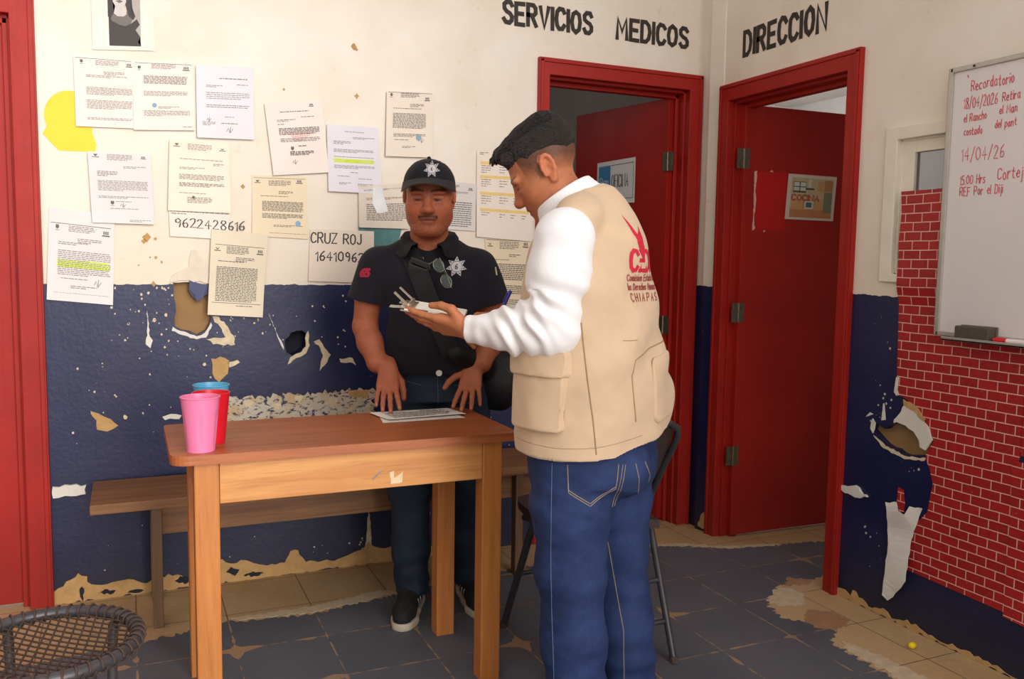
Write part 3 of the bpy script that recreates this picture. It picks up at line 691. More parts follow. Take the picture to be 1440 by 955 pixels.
s.part('highlight', M_YEL, lambda bm: [s.quad(bm, .14, .93, .545 + k * .022, .562 + k * .022, .0005) for k in range(4)], 'yellow-green highlighted lines')
s = Sheet('notice_sheet', 'aged cream letter with a cut corner hanging over the torn hole', 'notice', [(-2.26, 1.412), (-2.049, 1.396), (-2.075, 1.069), (-2.281, 1.082)], (228, 216, 192), curl=.012, lift=.012)
s.rule(.17, .08, .95); s.rule(.85, .06, .95); s.emblem(.12, .22, 2); s.emblem(.88, .22, 1); s.text([HDR(.48, .19, 5), (.31, .45, .78, 3), (.36, .14, .6, 1), (.43, .12, .86, 22, .0188, .0095, .9), (.88, .5, .8, 1)], M_INKD)
s = Sheet('notice_sheet', 'tilted letter with a round pink seal behind its text', 'notice', [(-2.057, 1.903), (-1.833, 1.933), (-1.806, 1.651), (-2.025, 1.628)], (238, 227, 220), lift=.009)
s.part('seal', M_PINKINK, lambda bm: [s.quad(bm, .34 + .012 * k, .84 - .03 * k, .40 + k * .016, .407 + k * .016, .0005) for k in range(9)], 'pink round seal')
s.emblem(.8, .05, 1, sc=.7); s.text([(.13, .25, .75, 1, .02, .01), (.21, .6, .83, 1), (.24, .18, .5, 2), (.3, .18, .3, 1), (.36, .19, .9, 5, .02, .012, .9), (.5, .2, .9, 3, .02, .009, .9), (.61, .5, .65, 1, .02, .012), (.69, .34, .76, 3, .02, .014, .8)], M_INKD); sig(s, .4, .83, .8); s.emblem(.39, .64, 0, sc=1.1)
s = Sheet('notice_sheet', 'bluish white letter with one yellow-green highlighted line above the cap', 'notice', [(-1.814, 1.842), (-1.606, 1.843), (-1.585, 1.575), (-1.809, 1.576)], (226, 224, 232), lift=.009)
s.text([(.09, .34, .72, 1), (.17, .5, .92, 2), (.24, .12, .45, 3), (.36, .12, .88, 3), (.47, .12, .88, 1), (.6, .12, .88, 3), (.7, .42, .58, 1), (.76, .18, .4, 1), (.79, .56, .84, 1), (.86, .2, .42, 2), (.87, .54, .85, 2)])
s.part('highlight', M_YEL, lambda bm: (s.quad(bm, .11, .88, .50, .525, .0009), s.quad(bm, .11, .88, .53, .555, .0009), s.quad(bm, .3, .6, .52, .54, .0009)), 'yellow-green highlighted line')
s = Sheet('notice_sheet', 'warm white letter with a light blue stamp, directly above the cap', 'notice', [(-1.567, 1.996), (-1.367, 2.005), (-1.371, 1.736), (-1.573, 1.73)], (237, 225, 211))
s.rule(.02); s.emblem(.1, .06); s.emblem(.87, .1, 1); s.text([HDR(.5, .03), (.19, .5, .8, 3), (.26, .14, .75, 1), (.34, .14, .85, 11, .0215, .011, .9), (.65, .16, .85, 3), (.74, .18, .5, 1), (.84, .35, .65, 2)], M_INKD); sig(s, .75, .74)
s.part('stamp', M_BLUEINK, lambda bm: s.poly(bm, [(.7 + .06 * math.cos(a), .70 + .05 * math.sin(a)) for a in [k * PI / 5 for k in range(10)]]), 'light blue stamp')
s = Sheet('notice_sheet', 'yellowed letter in the middle of the wall with a teal stamp', 'notice', [(-2.106, 1.626), (-1.895, 1.629), (-1.890, 1.382), (-2.109, 1.389)], (233, 217, 188), lift=.003)
s.rule(.04); s.emblem(.1, .1, 2); s.emblem(.86, .08, 1); s.text([HDR(.5, .08, 5), (.25, .48, .75, 3), (.33, .15, .65, 1), (.42, .18, .92, 8, .021, .011, .95), (.62, .18, .92, 4, .021, .011, .6), (.8, .38, .9, 2), (.93, .3, .98, 1, .02, .005)], M_INKD)
s.part('stamp', M_BLUEINK, lambda bm: s.poly(bm, [(.82 + .05 * math.cos(a), .76 + .05 * math.sin(a)) for a in [k * PI / 5 for k in range(10)]]), 'teal stamp')
s = Sheet('emergency_number_sheet', 'plain sheet handwritten CRUZ RO and 16410962 beside the officer', 'handwritten sheet', [(-1.882, 1.423), (-1.62, 1.42), (-1.62, 1.205), (-1.892, 1.213)], (232, 218, 202), lift=.005, curl=.004)
bm = bmesh.new(); write(bm, 'CRUZ ROJ', .02, .0, .19, .022, lambda u, v, w: s.P(u, .26 - v, .0008), wid=.62, gap=1.5, jit=.12, rnd=rl); obj('handwritten_text', bm, M_MARK, s.o); bm = bmesh.new(); write(bm, '16410962 1', .10, .0, .17, .022, lambda u, v, w: s.P(u, .60 - v, .0008), wid=.72, gap=1.6, jit=.15, rnd=rl); obj('handwritten_text', bm, M_MARK, s.o)
s = Sheet('notice_sheet', 'greyish letter half hidden behind the left shoulder strap and cap', 'notice', [(-1.686, 1.602), (-1.47, 1.625), (-1.47, 1.434), (-1.684, 1.434)], (224, 212, 198), lift=.011)
s.text([(.1, .1, .9, 2), (.3, .15, .95, 3), (.45, .15, .95, 9, .045, .02, .9)], M_INKD)
bm = bmesh.new(); s.poly(bm, [(.28, .02), (.46, .05), (.50, .3), (.58, .62), (.36, .66), (.26, .4)], .0012); obj('glossy_tape', bm, mottled('clear_tape', (214, 218, 220), .15, .04, 9), s.o)
bm = bmesh.new(); poly_prism(bm, [(-1.684, 1.440), (-1.50, 1.438), (-1.52, 1.345), (-1.684, 1.350)], lambda u, v, w: BK(u, v, w + .003), .002)
s = obj('teal_card', bm, mottled('teal_card', (66, 120, 122), .5, .2, 22)); tag(s, 'teal green card behind the shoulder of the officer in the cap', 'card')
s = Sheet('notice_sheet', 'grey white letter behind the right side of the cap', 'notice', [(-1.36, 1.645), (-1.165, 1.636), (-1.168, 1.433), (-1.36, 1.439)], (220, 215, 212), lift=.004)
s.emblem(.86, .12, 1); s.text([HDR(.4, .06), (.2, .2, .8, 3), (.42, .1, .9, 12, .045, .018, .9)], M_INKD)
s = Sheet('table_sheet', 'white sheet with a table banded in pale yellow, beside the red door frame', 'notice', [(-1.165, 1.779), (-.90, 1.786), (-.893, 1.393), (-1.164, 1.409)], (239, 227, 215), lift=.006)
for v_ in (.12, .28, .47, .66): s.part('table_band', M_TABLEYEL, lambda bm: s.quad(bm, .06, .94, v_, v_ + .035, .0005), 'pale yellow table row')
s.text([(.02, .05, .2, 2), (.17, .08, .25, 4, .025), (.18, .4, .55, 3, .03), (.18, .65, .8, 3, .03), (.33, .08, .25, 4, .025), (.34, .4, .55, 3, .03), (.34, .65, .8, 3, .03), (.52, .08, .25, 4, .028), (.53, .4, .55, 3, .03), (.53, .65, .8, 3, .03), (.71, .08, .25, 2, .028), (.72, .4, .5, 2, .03), (.72, .6, .7, 2, .03), (.72, .8, .9, 2, .03)])
s = Sheet('notice_sheet', 'yellowed typed letter under the table sheet beside the red door frame', 'notice', [(-1.123, 1.41), (-.888, 1.406), (-.925, 1.008), (-1.088, 1.020)], (230, 213, 184), lift=.003)
s.rule(.03); s.emblem(.1, .08, 2); s.emblem(.85, .07, 1); s.text([HDR(.5, .05, 5), (.19, .5, .75, 2), (.25, .15, .5, 1), (.3, .15, .9, 9, .021, .011, .9), (.54, .15, .9, 5, .021, .011, .9), (.7, .2, .8, 8, .022, .01, .7)], M_INKD)
# sign on the open office door
P1 = ML.inverted()
L1 = lambda u, v, w: ML @ Vector((u, .019 + w, v))
s = Sheet('office_sign', 'white OFICINA sign with a blue block taped on the left open red door', 'sign', [(.515, 1.832), (.225, 1.842), (.225, 1.612), (.515, 1.615)], (226, 224, 224), group=None, fn=L1, lift=.003, curl=.001)
s.part('blue_block', mottled('sign_blue', (58, 128, 178), .5, .06, 9), lambda bm: s.quad(bm, .06, .36, .12, .88, .0006), 'blue block of the sign')
s.part('border_line', M_INKD, lambda bm: (s.quad(bm, .05, .96, .1, .115), s.quad(bm, .05, .96, .885, .9), s.quad(bm, .05, .06, .1, .9), s.quad(bm, .95, .96, .1, .9)))
bm = bmesh.new(); write(bm, 'OFICINA', .395, .38, .28, .017, lambda u, v, w: s.P(u, 1 - v, .0008), wid=.32, gap=1.6); obj('sign_lettering', bm, M_MARK, s.o)
bm = bmesh.new(); write(bm, 'Pcm', .09, .42, .20, .016, lambda u, v, w: s.P(u, 1 - v, .0018), wid=.5, gap=1.2); obj('sign_logo', bm, mottled('sign_pale_blue', (190, 214, 230), .5, .05, 9), s.o, recalc=False)
# kitchen drawing on the right open door
s = Sheet('kitchen_picture', 'framed print of a kitchen drawing reading COCINA on the right open door', 'picture', [(.258, 1.735), (.548, 1.732), (.536, 1.520), (.245, 1.522)], (216, 200, 190), group=None, fn=L2, lift=.003, curl=.0006)
def mm(n, c): return mottled('drawing_' + n, c, .7, .06, 20)
s.part('drawn_wall', mm('wall', (196, 176, 138)), lambda bm: s.quad(bm, .08, .94, .07, .78, .0005))
s.part('drawn_floor', mm('floor', (190, 128, 84)), lambda bm: s.quad(bm, .08, .94, .76, .95, .0006))
m_ = mm('counter', (202, 158, 106)); s.part('drawn_counter', m_, lambda bm: s.quad(bm, .1, .75, .54, .77, .0007)); s.part('drawn_cupboard', m_, lambda bm: s.quad(bm, .62, .76, .14, .36, .0007))
s.part('drawn_cupboard', mm('cupboard', (178, 130, 84)), lambda bm: (s.quad(bm, .76, .93, .1, .34, .0008), s.quad(bm, .34, .36, .55, .76, .0009)))
s.part('drawn_fridge', mm('fridge', (124, 130, 104)), lambda bm: s.quad(bm, .76, .93, .36, .82, .0008))
s.part('drawn_oven', mm('oven', (208, 204, 196)), lambda bm: (s.quad(bm, .37, .55, .58, .75, .0009), s.quad(bm, .42, .48, .1, .28, .0009)))
s.part('drawn_oven_glass', mm('glass', (78, 104, 116)), lambda bm: s.quad(bm, .40, .52, .61, .72, .0011))
s.part('drawn_window', mm('window', (206, 208, 204)), lambda bm: [s.quad(bm, a, b, c, d, .0009) for a, b, c, d in ((.13, .24, .17, .26), (.26, .37, .17, .26), (.13, .24, .28, .36), (.26, .37, .28, .36))])
s.part('drawn_window_frame', mm('frame', (84, 80, 60)), lambda bm: s.quad(bm, .12, .38, .155, .40, .0007))
s.part('drawn_hood', mm('hood', (80, 68, 60)), lambda bm: s.quad(bm, .37, .55, .29, .33, .0009))
bm = bmesh.new(); write(bm, 'COCINA', .1, .43, .12, .03, lambda u, v, w: s.P(u, 1 - v, .0012), wid=1.05, gap=1.4); obj('picture_lettering', bm, mm('red', (176, 84, 66)), s.o, recalc=False)

# ------------------------------------------------------------------ window, brick sheet, whiteboard on the right wall
win = thing('window_1', None, None, (.02, -1.6, 1.25)); struct(win)
bm = bmesh.new()
def BR(bm, y0, y1, w0, w1, z0, z1, bev=.003): box(bm, -w1, -w0, y0, y1, z0, z1, bev)
a, b, c, d = WIN
BR(bm, b - .004, -1.156, -.01, .014, 1.25, 1.806); BR(bm, a - .05, a + .004, -.01, .014, 1.25, 1.806); BR(bm, a, b, -.01, .014, d - .004, 1.806); BR(bm, a, b, -.01, .014, 1.25, c + .004)
for (y0, y1, z0, z1) in ((b - .012, b + .01, c, d), (a - .01, a + .012, c, d), (a, b, d - .012, d + .01), (a, b, c - .01, c + .012)): BR(bm, y0, y1, -.1, -.008, z0, z1)
obj('window_frame', bm, M_WINFRAME, win)
bm = bmesh.new()
BR(bm, -1.268, -1.203, -.04, -.012, 1.277, 1.767); BR(bm, -2.04, -1.99, -.04, -.012, 1.285, 1.755); BR(bm, -2.0, -1.267, -.04, -.0125, 1.712, 1.767); BR(bm, -2.0, -1.267, -.04, -.0125, 1.285, 1.33); BR(bm, -1.64, -1.60, -.04, -.012, 1.32, 1.72)
obj('window_sash', bm, M_WINFRAME, win)
t = NT('window_glass'); t.fin((.5, .5, .5, 1), .06); t.b.inputs['Transmission Weight'].default_value = .9; t.b.inputs['IOR'].default_value = 1.3
bm = bmesh.new(); box(bm, .024, .029, -2.0, -1.26, 1.32, 1.72); obj('window_pane', bm, t.m, win)

def brick_material():
    t = NT('brick_print_vinyl'); p = t.pos(); x, y, z = t.sep(p)
    cb = t.n('ShaderNodeCombineXYZ'); t.l(y, cb.inputs[0]); t.l(t.math('ADD', z, t.math('MULTIPLY', t.math('SUBTRACT', t.noise(p, 5, 2), .5), .006)), cb.inputs[1])
    b = t.n('ShaderNodeTexBrick', offset=.5, squash=1.0); t.l(cb.outputs[0], b.inputs['Vector'])
    b.inputs['Scale'].default_value = 1.0; b.inputs['Brick Width'].default_value = .0705; b.inputs['Row Height'].default_value = .0325
    b.inputs['Mortar Size'].default_value = .0017; b.inputs['Mortar Smooth'].default_value = .1; b.inputs['Bias'].default_value = .1
    b.inputs['Color1'].default_value = lin((180, 34, 34)); b.inputs['Color2'].default_value = lin((160, 30, 30)); b.inputs['Mortar'].default_value = lin((226, 176, 164))
    n = t.noise(p, 150, 3); n2 = t.noise(p, 40, 4)
    c = t.mix(t.math('MULTIPLY', t.step(n2, .45, .7), .45), b.outputs['Color'], lin((140, 28, 30)))
    c = t.mix(t.math('MULTIPLY', t.step(n, .66, .74), .5), c, lin((220, 130, 118)))
    c = t.mix(b.outputs['Fac'], c, lin((228, 180, 168)))
    t.bump(n2, .1, .002)
    return t.fin(c, .5)
M_BRICK = brick_material()
def bl(v): return .002 + .0145 * min(1, max(0, (v - 1.17) / .07))
rbk = random.Random(17)
left = [(-1.244, 1.574), (-1.25, 1.50), (-1.244, 1.40), (-1.246, 1.30), (-1.244, 1.24), (-1.248, 1.17), (-1.252, 1.05), (-1.257, .907), (-1.261, .84), (-1.285, .838), (-1.303, .832), (-1.36, .80), (-1.41, .74), (-1.43, .705), (-1.40, .65), (-1.40, .635), (-1.42, .60), (-1.436, .553), (-1.428, .50), (-1.421, .448), (-1.39, .41), (-1.34, .36), (-1.30, .30), (-1.256, .30), (-1.257, .214)]
bm = bmesh.new(); poly_prism(bm, left + [(-1.382, .213), (-1.60, .207), (-1.748, .203), (-1.748, 1.17), (-1.748, 1.24), (-1.748, 1.574)], lambda u, v, w: RT(u, v, w + bl(v)), .0015)
bs = obj('brick_print_sheet', bm, M_BRICK); tag(bs, 'red brick print sheet glued under the whiteboard, torn at its left edge', 'wall covering', 'brick print sheets on the right wall')
bm = bmesh.new(); poly_prism(bm, [(-1.29, .505), (-1.315, .50), (-1.325, .45), (-1.322, .42), (-1.295, .41), (-1.288, .44)], lambda u, v, w: RT(u, v, w + .003), .0015); obj('torn_scrap', bm, M_BRICK, bs)
bm = bmesh.new(); poly_prism(bm, [(-1.256, .905), (-1.266, .907), (-1.263, .86), (-1.27, .845), (-1.262, .838), (-1.25, .85)], lambda u, v, w: RT(u, v, w + .003), .004); obj('torn_edge', bm, M_CHALK, bs, recalc=True)['label'] = 'white torn edge of the brick print'
fl2 = [(-1.244, .437), (-1.288, .448), (-1.30, .42), (-1.335, .415), (-1.352, .45), (-1.40, .455), (-1.385, .40), (-1.368, .329), (-1.37, .25), (-1.375, .186), (-1.345, .14), (-1.32, .105), (-1.299, .085), (-1.277, .098), (-1.281, .17), (-1.28, .275), (-1.26, .35)]
def hang(u, v, w): return RT(u, v, w + .008 + .03 * max(0, (.44 - v) / .35) + .006 * math.sin(60 * u + 14 * v))
bm = bmesh.new(); poly_prism(bm, ragged(fl2, .015, .003, rbk), hang, .002); obj('torn_flap', bm, M_CHALK, bs)['label'] = 'white paper back of the brick print, peeled and hanging'
bm = bmesh.new(); poly_prism(bm, [(-1.728, .70), (-1.735, .45), (-1.732, .19), (-1.80, .185), (-2.6, .18), (-2.6, .72), (-1.80, .70)], lambda u, v, w: RT(u, v, w + .007), .0015)
b2 = obj('brick_print_sheet', bm, M_BRICK); tag(b2, 'second brick print sheet overlapping at the far right edge near the floor', 'wall covering', 'brick print sheets on the right wall')
bm = bmesh.new(); poly_prism(bm, [(-1.75, .72), (-2.6, .74), (-2.6, 1.574), (-1.75, 1.574)], lambda u, v, w: RT(u, v, w + .003), .0015)
obj('upper_strip', bm, M_BRICK, b2)
wbd = thing('whiteboard', 'framed whiteboard with red handwritten reminders on the right wall', 'whiteboard', (-.03, -2.03, 1.078))
M_ALU = mottled('dull_aluminium', (186, 182, 176), .4, .06, 30, metal=.5)
bm = bmesh.new(); BR(bm, -2.63, -1.44, .024, .034, 1.082, 1.958); obj('writing_surface', bm, mottled('white_enamel', (226, 222, 222), .25, .02, 3), wbd)
bm = bmesh.new()
for (y0, y1, z0, z1) in ((-1.452, -1.434, 1.076, 1.964), (-2.64, -2.622, 1.076, 1.964), (-2.63, -1.44, 1.948, 1.964), (-2.63, -1.44, 1.076, 1.092)): BR(bm, y0, y1, .022, .042, z0, z1, .003)
obj('frame', bm, M_ALU, wbd)
bm = bmesh.new(); BR(bm, -1.98, -1.50, .03, .085, 1.066, 1.072, .001); BR(bm, -1.98, -1.50, .081, .085, 1.066, 1.078, .001); obj('pen_tray', bm, M_ALU, wbd)
bm = bmesh.new(); tube(bm, [(-.042, -1.53, 1.956), (-.045, -1.53, 1.956)], .004, 8); obj('screw', bm, M_HOLE, wbd)
M_REDINK = mottled('red_marker_ink', (218, 84, 96), .5, .12, 40)
WBF = lambda u, v, w: (-.034 - w, -u, v)
rw = random.Random(9)
def wl(txt, u, v, h, wd=.75, bw=.0036):
    bm = bmesh.new(); write(bm, txt, u, v, h, bw, WBF, wid=wd, gap=1.7, jit=.18, rnd=rw, lift=.0006); obj('handwriting', bm, M_REDINK, wbd, recalc=False)

wl("'", 1.502, 1.893, .040); wl('Recordatorio', 1.517, 1.880, .031, .56, .0030)
wl('18/04/2026', 1.494, 1.824, .034, .43, .0028); wl('Retira', 1.632, 1.829, .026, .56, .0028)
wl('el Rancho', 1.497, 1.782, .024, .54, .0028); wl('el Man', 1.624, 1.790, .024, .60, .0028)
wl('costado', 1.500, 1.738, .023, .56, .0028); wl('del pant', 1.612, 1.748, .023, .58, .0028)
wl('14/04/26', 1.496, 1.655, .040, .60, .0026)
wl('15.00 Hrs', 1.496, 1.580, .028, .52, .0029); wl('Cortejo', 1.632, 1.585, .034, .60, .0029)
wl('REF Por el Diji', 1.498, 1.542, .028, .56, .0029)
er = thing('board_eraser', 'dark grey felt board eraser resting on the whiteboard tray', 'eraser', (-.06, -1.60, 1.073))
bm = bmesh.new(); box(bm, -.080, -.044, -1.668, -1.545, 1.0725, 1.118, .006); obj('felt_body', bm, mottled('grey_felt', (84, 76, 70), .95, .15, 90, bump=.5, bscale=300), er)
bm = bmesh.new(); box(bm, -.0445, -.0365, -1.672, -1.541, 1.0725, 1.120, .003); obj('back_plate', bm, mottled('eraser_plastic', (98, 88, 80), .4, .05, 20), er)
mk = thing('marker_pen', 'red capped marker pen lying on the whiteboard tray', 'marker', (-.066, -1.745, 1.08))
bm = bmesh.new(); tube(bm, [(-.066, -1.725, 1.081), (-.066, -1.80, 1.081)], .0085, 14); obj('barrel', bm, mottled('marker_white', (236, 226, 224), .4, .03, 9), mk, smooth=.6)
bm = bmesh.new(); tube(bm, [(-.066, -1.680, 1.081), (-.066, -1.682, 1.081), (-.066, -1.725, 1.081)], [.006, .0095, .0095], 14); obj('cap', bm, mottled('marker_red', (206, 26, 34), .35, .04, 9), mk, smooth=.6)

# ------------------------------------------------------------------ table, bench, cups, papers
tb = thing('wooden_table', 'varnished wooden table with four square legs standing before the officer', 'table', (-1.965, -.94, 0))
bm = bmesh.new()
X0, X1, Y0, Y1 = -2.468, -1.472, -1.172, -.695
pts = []
for (cx, cy, r, a0) in ((X1 - .03, Y1 - .03, .03, 0), (X0 + .02, Y1 - .02, .02, 90), (X0 + .045, Y0 + .045, .045, 180), (X1 - .012, Y0 + .012, .012, 270)):
    for k in range(7):
        a = math.radians(a0 + 90 * k / 6); pts.append((cx + r * math.cos(a), cy + r * math.sin(a)))
poly_prism(bm, pts, lambda u, v, w: (u, v, .759 + w), .026)
es = [e for e in bm.edges if abs(e.verts[0].co.z - e.verts[1].co.z) < 1e-5 and len(e.link_faces) == 2 and e.calc_face_angle(0) > 1]
bmesh.ops.bevel(bm, geom=es, offset=.004, segments=2, affect='EDGES')
obj('tabletop', bm, M_TOPWOOD, tb)
for (x, y) in ((-2.378, -1.125), (-1.553, -1.125), (-2.374, -.765), (-1.573, -.765)):
    bm = bmesh.new(); box(bm, x - .032, x + .032, y - .03, y + .03, 0, .7585, .004); obj('leg', bm, M_LEGWOOD, tb)
for nm, b in (('apron', (-2.345, -1.586, -1.152, -1.13)), ('apron', (-2.345, -1.606, -.76, -.738)), ('apron', (-2.40, -2.378, -1.094, -.797)), ('apron', (-1.575, -1.553, -1.094, -.797))):
    bm = bmesh.new(); box(bm, *b, .645, .7585, .002); ap = obj(nm, bm, M_APRON, tb)
    if b[2] == -1.152: apf = ap
bm = bmesh.new(); poly_prism(bm, ragged([(-1.876, .69), (-1.862, .694), (-1.862, .672), (-1.836, .69), (-1.838, .658), (-1.872, .655)], .01, .002), lambda u, v, w: (u, -1.152 - w, v), .0008); obj('sticker_remnant', bm, mottled('sticker_paper', (232, 206, 170), .8, .1, 30), apf)['label'] = 'torn pale sticker remnant'
bm = bmesh.new(); poly_prism(bm, [(-1.93, .675), (-1.905, .695), (-1.89, .70), (-1.905, .69), (-1.925, .672)], lambda u, v, w: (u, -1.152 - w, v), .0006); obj('scratch', bm, M_INK, apf)

bn = thing('wooden_bench', 'long rough wooden bench standing against the blue wall behind the table', 'bench', (-1.8, -.2, 0))
bm = bmesh.new(); box(bm, -2.695, -.92, -.375, -.03, .43, .465, .004); obj('seat', bm, M_BENCH, bn)
bm = bmesh.new(); box(bm, -2.47, -1.02, -.325, -.30, .325, .43, .003); obj('apron', bm, M_BENCH, bn)
for x0, y0 in ((-2.487, -.345), (-2.487, -.07), (-1.10, -.345), (-1.10, -.07)):
    bm = bmesh.new()
    box(bm, -.017, .017, -.022, .022, 0, .43, .003, Matrix.Translation((x0, y0, 0)) @ Matrix.Shear('XY', 4, (0, 0)))
    obj('leg', bm, M_BENCHLEG, bn)
def cup(name, label, c, x, y, r0, r1, h):
    t = thing(name, label, 'cup', (x, y, .7855), 0, 'plastic cups on the table corner')
    fn = lambda a, z: 1 - (.07 * max(0, math.cos(5 * a + 2.2)) ** 6 if .12 * h < z < .68 * h else 0)
    bm = bmesh.new()
    prof = [(.0, .004), (r0 * .9, .004), (r0, 0), (r0 * 1.0, .003)] + [(r0 + (r1 - r0) * k / 12, .003 + (h - .003) * k / 12) for k in range(1, 13)]
    prof += [(r1 + .0015, h), (r1 + .0015, h + .002), (r1 - .001, h + .002)] + [(r0 - .002 + (r1 - r0) * k / 8, .006 + (h - .006) * k / 8) for k in range(7, -1, -1)] + [(0, .006)]
    lathe(bm, prof, (x, y, .7855), 60, fn)
    m = mottled(name + '_plastic_' + label.split()[0], c, .35, .03, 8)
    obj('cup_body', bm, m, t, smooth=.7)
    bm = bmesh.new(); pr = [(x + (r1 + .0005) * math.cos(a), y + (r1 + .0005) * math.sin(a), .7855 + h + .001) for a in [2 * PI * k / 48 for k in range(48)]]
    tube(bm, pr, .0018, 8, closed=True); obj('rim', bm, m, t, smooth=.6)
cup('plastic_cup', 'pink tumbler, nearest of three on the table corner', (240, 130, 176), -2.388, -1.112, .036, .0500, .146)
cup('plastic_cup', 'red tumbler mostly hidden behind the pink tumbler', (216, 22, 44), -2.352, -1.010, .036, .0500, .140)
cup('plastic_cup', 'sky blue tumbler, farthest of three on the table corner', (86, 166, 206), -2.342, -.895, .036, .0500, .146)

TBF = lambda u, v, w: (u, v, .7856 + w)
def tpaper(label, c, corners, lift, rows, curl):
    s = Sheet('loose_page', label, 'paper', corners, c, group='loose pages on the table', fn=TBF, lift=lift, curl=curl); s.text(rows); return s
tpaper('white printed page on the table underneath a second page, edge showing', (226, 222, 214), [(-1.80, -.745), (-1.56, -.735), (-1.545, -.895), (-1.825, -.895)], .0012, [(.15, .1, .9, 8, .06, .025, .8)], .0)
s = tpaper('white typed page uppermost on the table under the hands of the officer', (236, 232, 224), [(-1.825, -.722), (-1.545, -.718), (-1.525, -.85), (-1.80, -.875)], .0045, [(.1, .6, .9, 2, .06, .03, .8), (.25, .12, .9, 3, .05, .03, .95), (.45, .12, .9, 4, .06, .03, .95), (.72, .12, .85, 3, .06, .03, .7)], .002)

# ------------------------------------------------------------------ round stool with a corded seat, lower left
stl = thing('round_stool', 'round black metal stool with netted cord seat at lower left', 'stool', (-2.745, -1.39, 0))
cx, cy, cz, Rr = -2.745, -1.385, .42, .19
M_TUBE = mottled('chipped_black_tube', (62, 60, 64), .38, .35, 24, spec=.6)
M_CORD = mottled('brown_cord', (74, 58, 50), .8, .2, 60)
bm = bmesh.new(); tube(bm, [(cx + Rr * math.cos(2 * PI * k / 64), cy + Rr * math.sin(2 * PI * k / 64), cz) for k in range(64)], .0145, 14, closed=True); ring = obj('rim', bm, M_TUBE, stl, smooth=.8)
bm = bmesh.new()
for k in range(46):          # cord lashed around the rim
    a = 2 * PI * k / 46; P = []
    for j in range(13):
        b = 2 * PI * j / 12; aa = a + .05 * j / 12 * 1.2
        rr = Rr + .0172 * math.cos(b); P.append((cx + rr * math.cos(aa), cy + rr * math.sin(aa), cz + .0172 * math.sin(b)))
    tube(bm, P, .0026, 5, caps=False)
obj('lashing', bm, M_CORD, ring, smooth=.8)
bm = bmesh.new()
for sgn in (1, -1):
    for k in range(-9, 10):
        o = k * .0205; L = math.sqrt(max(0, Rr * Rr - o * o)); aa = math.radians(22 + 62 * sgn)
        dx, dy = math.cos(aa), math.sin(aa); P = []
        for j in range(11):
            t_ = -L + 2 * L * j / 10; sag = .010 * (1 - (t_ * t_ + o * o) / (Rr * Rr))
            P.append((cx + dx * t_ - dy * o, cy + dy * t_ + dx * o, cz - sag + .0015 * sgn))
        tube(bm, P, .0024, 5)
obj('cord_netting', bm, M_CORD, stl, smooth=.8)
for a in (35, 125, 215, 305):
    a = math.radians(a); c, s_ = math.cos(a), math.sin(a)
    bm = bmesh.new(); tube(bm, bez((cx + .165 * c, cy + .165 * s_, cz - .008), (cx + .155 * c, cy + .155 * s_, .28), (cx + .15 * c, cy + .15 * s_, .15), (cx + .20 * c, cy + .20 * s_, .012)), .0115, 12); lg = obj('leg', bm, M_TUBE, stl, smooth=.8)
    bm = bmesh.new(); tube(bm, [(cx + .20 * c, cy + .20 * s_, 0), (cx + .20 * c, cy + .20 * s_, .02)], .0145, 12); obj('foot_cap', bm, M_CORD, lg, smooth=.6)
bm = bmesh.new(); tube(bm, [(cx + .151 * math.cos(2 * PI * k / 48), cy + .151 * math.sin(2 * PI * k / 48), .17) for k in range(48)], .007, 10, closed=True); obj('brace_ring', bm, M_TUBE, stl, smooth=.8)

# ------------------------------------------------------------------ folding chair behind the man in the vest
fc = thing('folding_chair', 'black metal folding chair with padded back, behind the man in the vest', 'chair', (-1.145, -1.035, 0), math.radians(0))
MF = fc.matrix_world.copy()
M_CH = mottled('black_chair_tube', (54, 54, 58), .4, .2, 30, spec=.6)
M_PAD = mottled('dark_brown_vinyl', (62, 50, 48), .5, .1, 20, bump=.15, bscale=200)
W = .212
bm = bmesh.new()
P = [(W, .225, .012), (W, .02, .40), (W, -.125, .64), (W, -.19, .735)]
top = [(W - .01, -.208, .775), (W - .05, -.218, .798), (0, -.222, .804), (-W + .05, -.218, .798), (-W + .01, -.208, .775)]
path = P + top + [(-x, y, z) for (x, y, z) in P[::-1]]
tube(bm, [MF @ Vector(q) for q in path], .0125, 12); obj('front_frame', bm, M_CH, fc, smooth=.9)
for sx in (1, -1):
    bm = bmesh.new(); tube(bm, [MF @ Vector(q) for q in ((sx * (W - .026), .12, .43), (sx * (W - .026), -.03, .455), (sx * (W - .02), -.09, .40), (sx * (W - .015), -.235, .012))], .0115, 12); lg = obj('rear_leg', bm, M_CH, fc, smooth=.9)
    bm = bmesh.new(); tube(bm, [MF @ Vector((sx * (W - .015), -.234, .02)), MF @ Vector((sx * (W - .015), -.242, 0))], .0145, 10); obj('foot_cap', bm, M_CORD, lg, smooth=.6)
    bm = bmesh.new(); tube(bm, [MF @ Vector((sx * W, .222, .02)), MF @ Vector((sx * W, .230, 0))], .0155, 10); obj('foot_cap', bm, M_CORD, fc, smooth=.6)
bm = bmesh.new()
for q in (((W, .105, .24), (-W, .105, .24)), ((W - .02, -.19, .125), (-W + .02, -.19, .125)), ((W - .02, -.145, .25), (-W + .02, -.145, .25))):
    tube(bm, [MF @ Vector(v) for v in q], .008, 10)
obj('crossbar', bm, M_CH, fc, smooth=.9)
bm = bmesh.new(); N = 14; rows = []
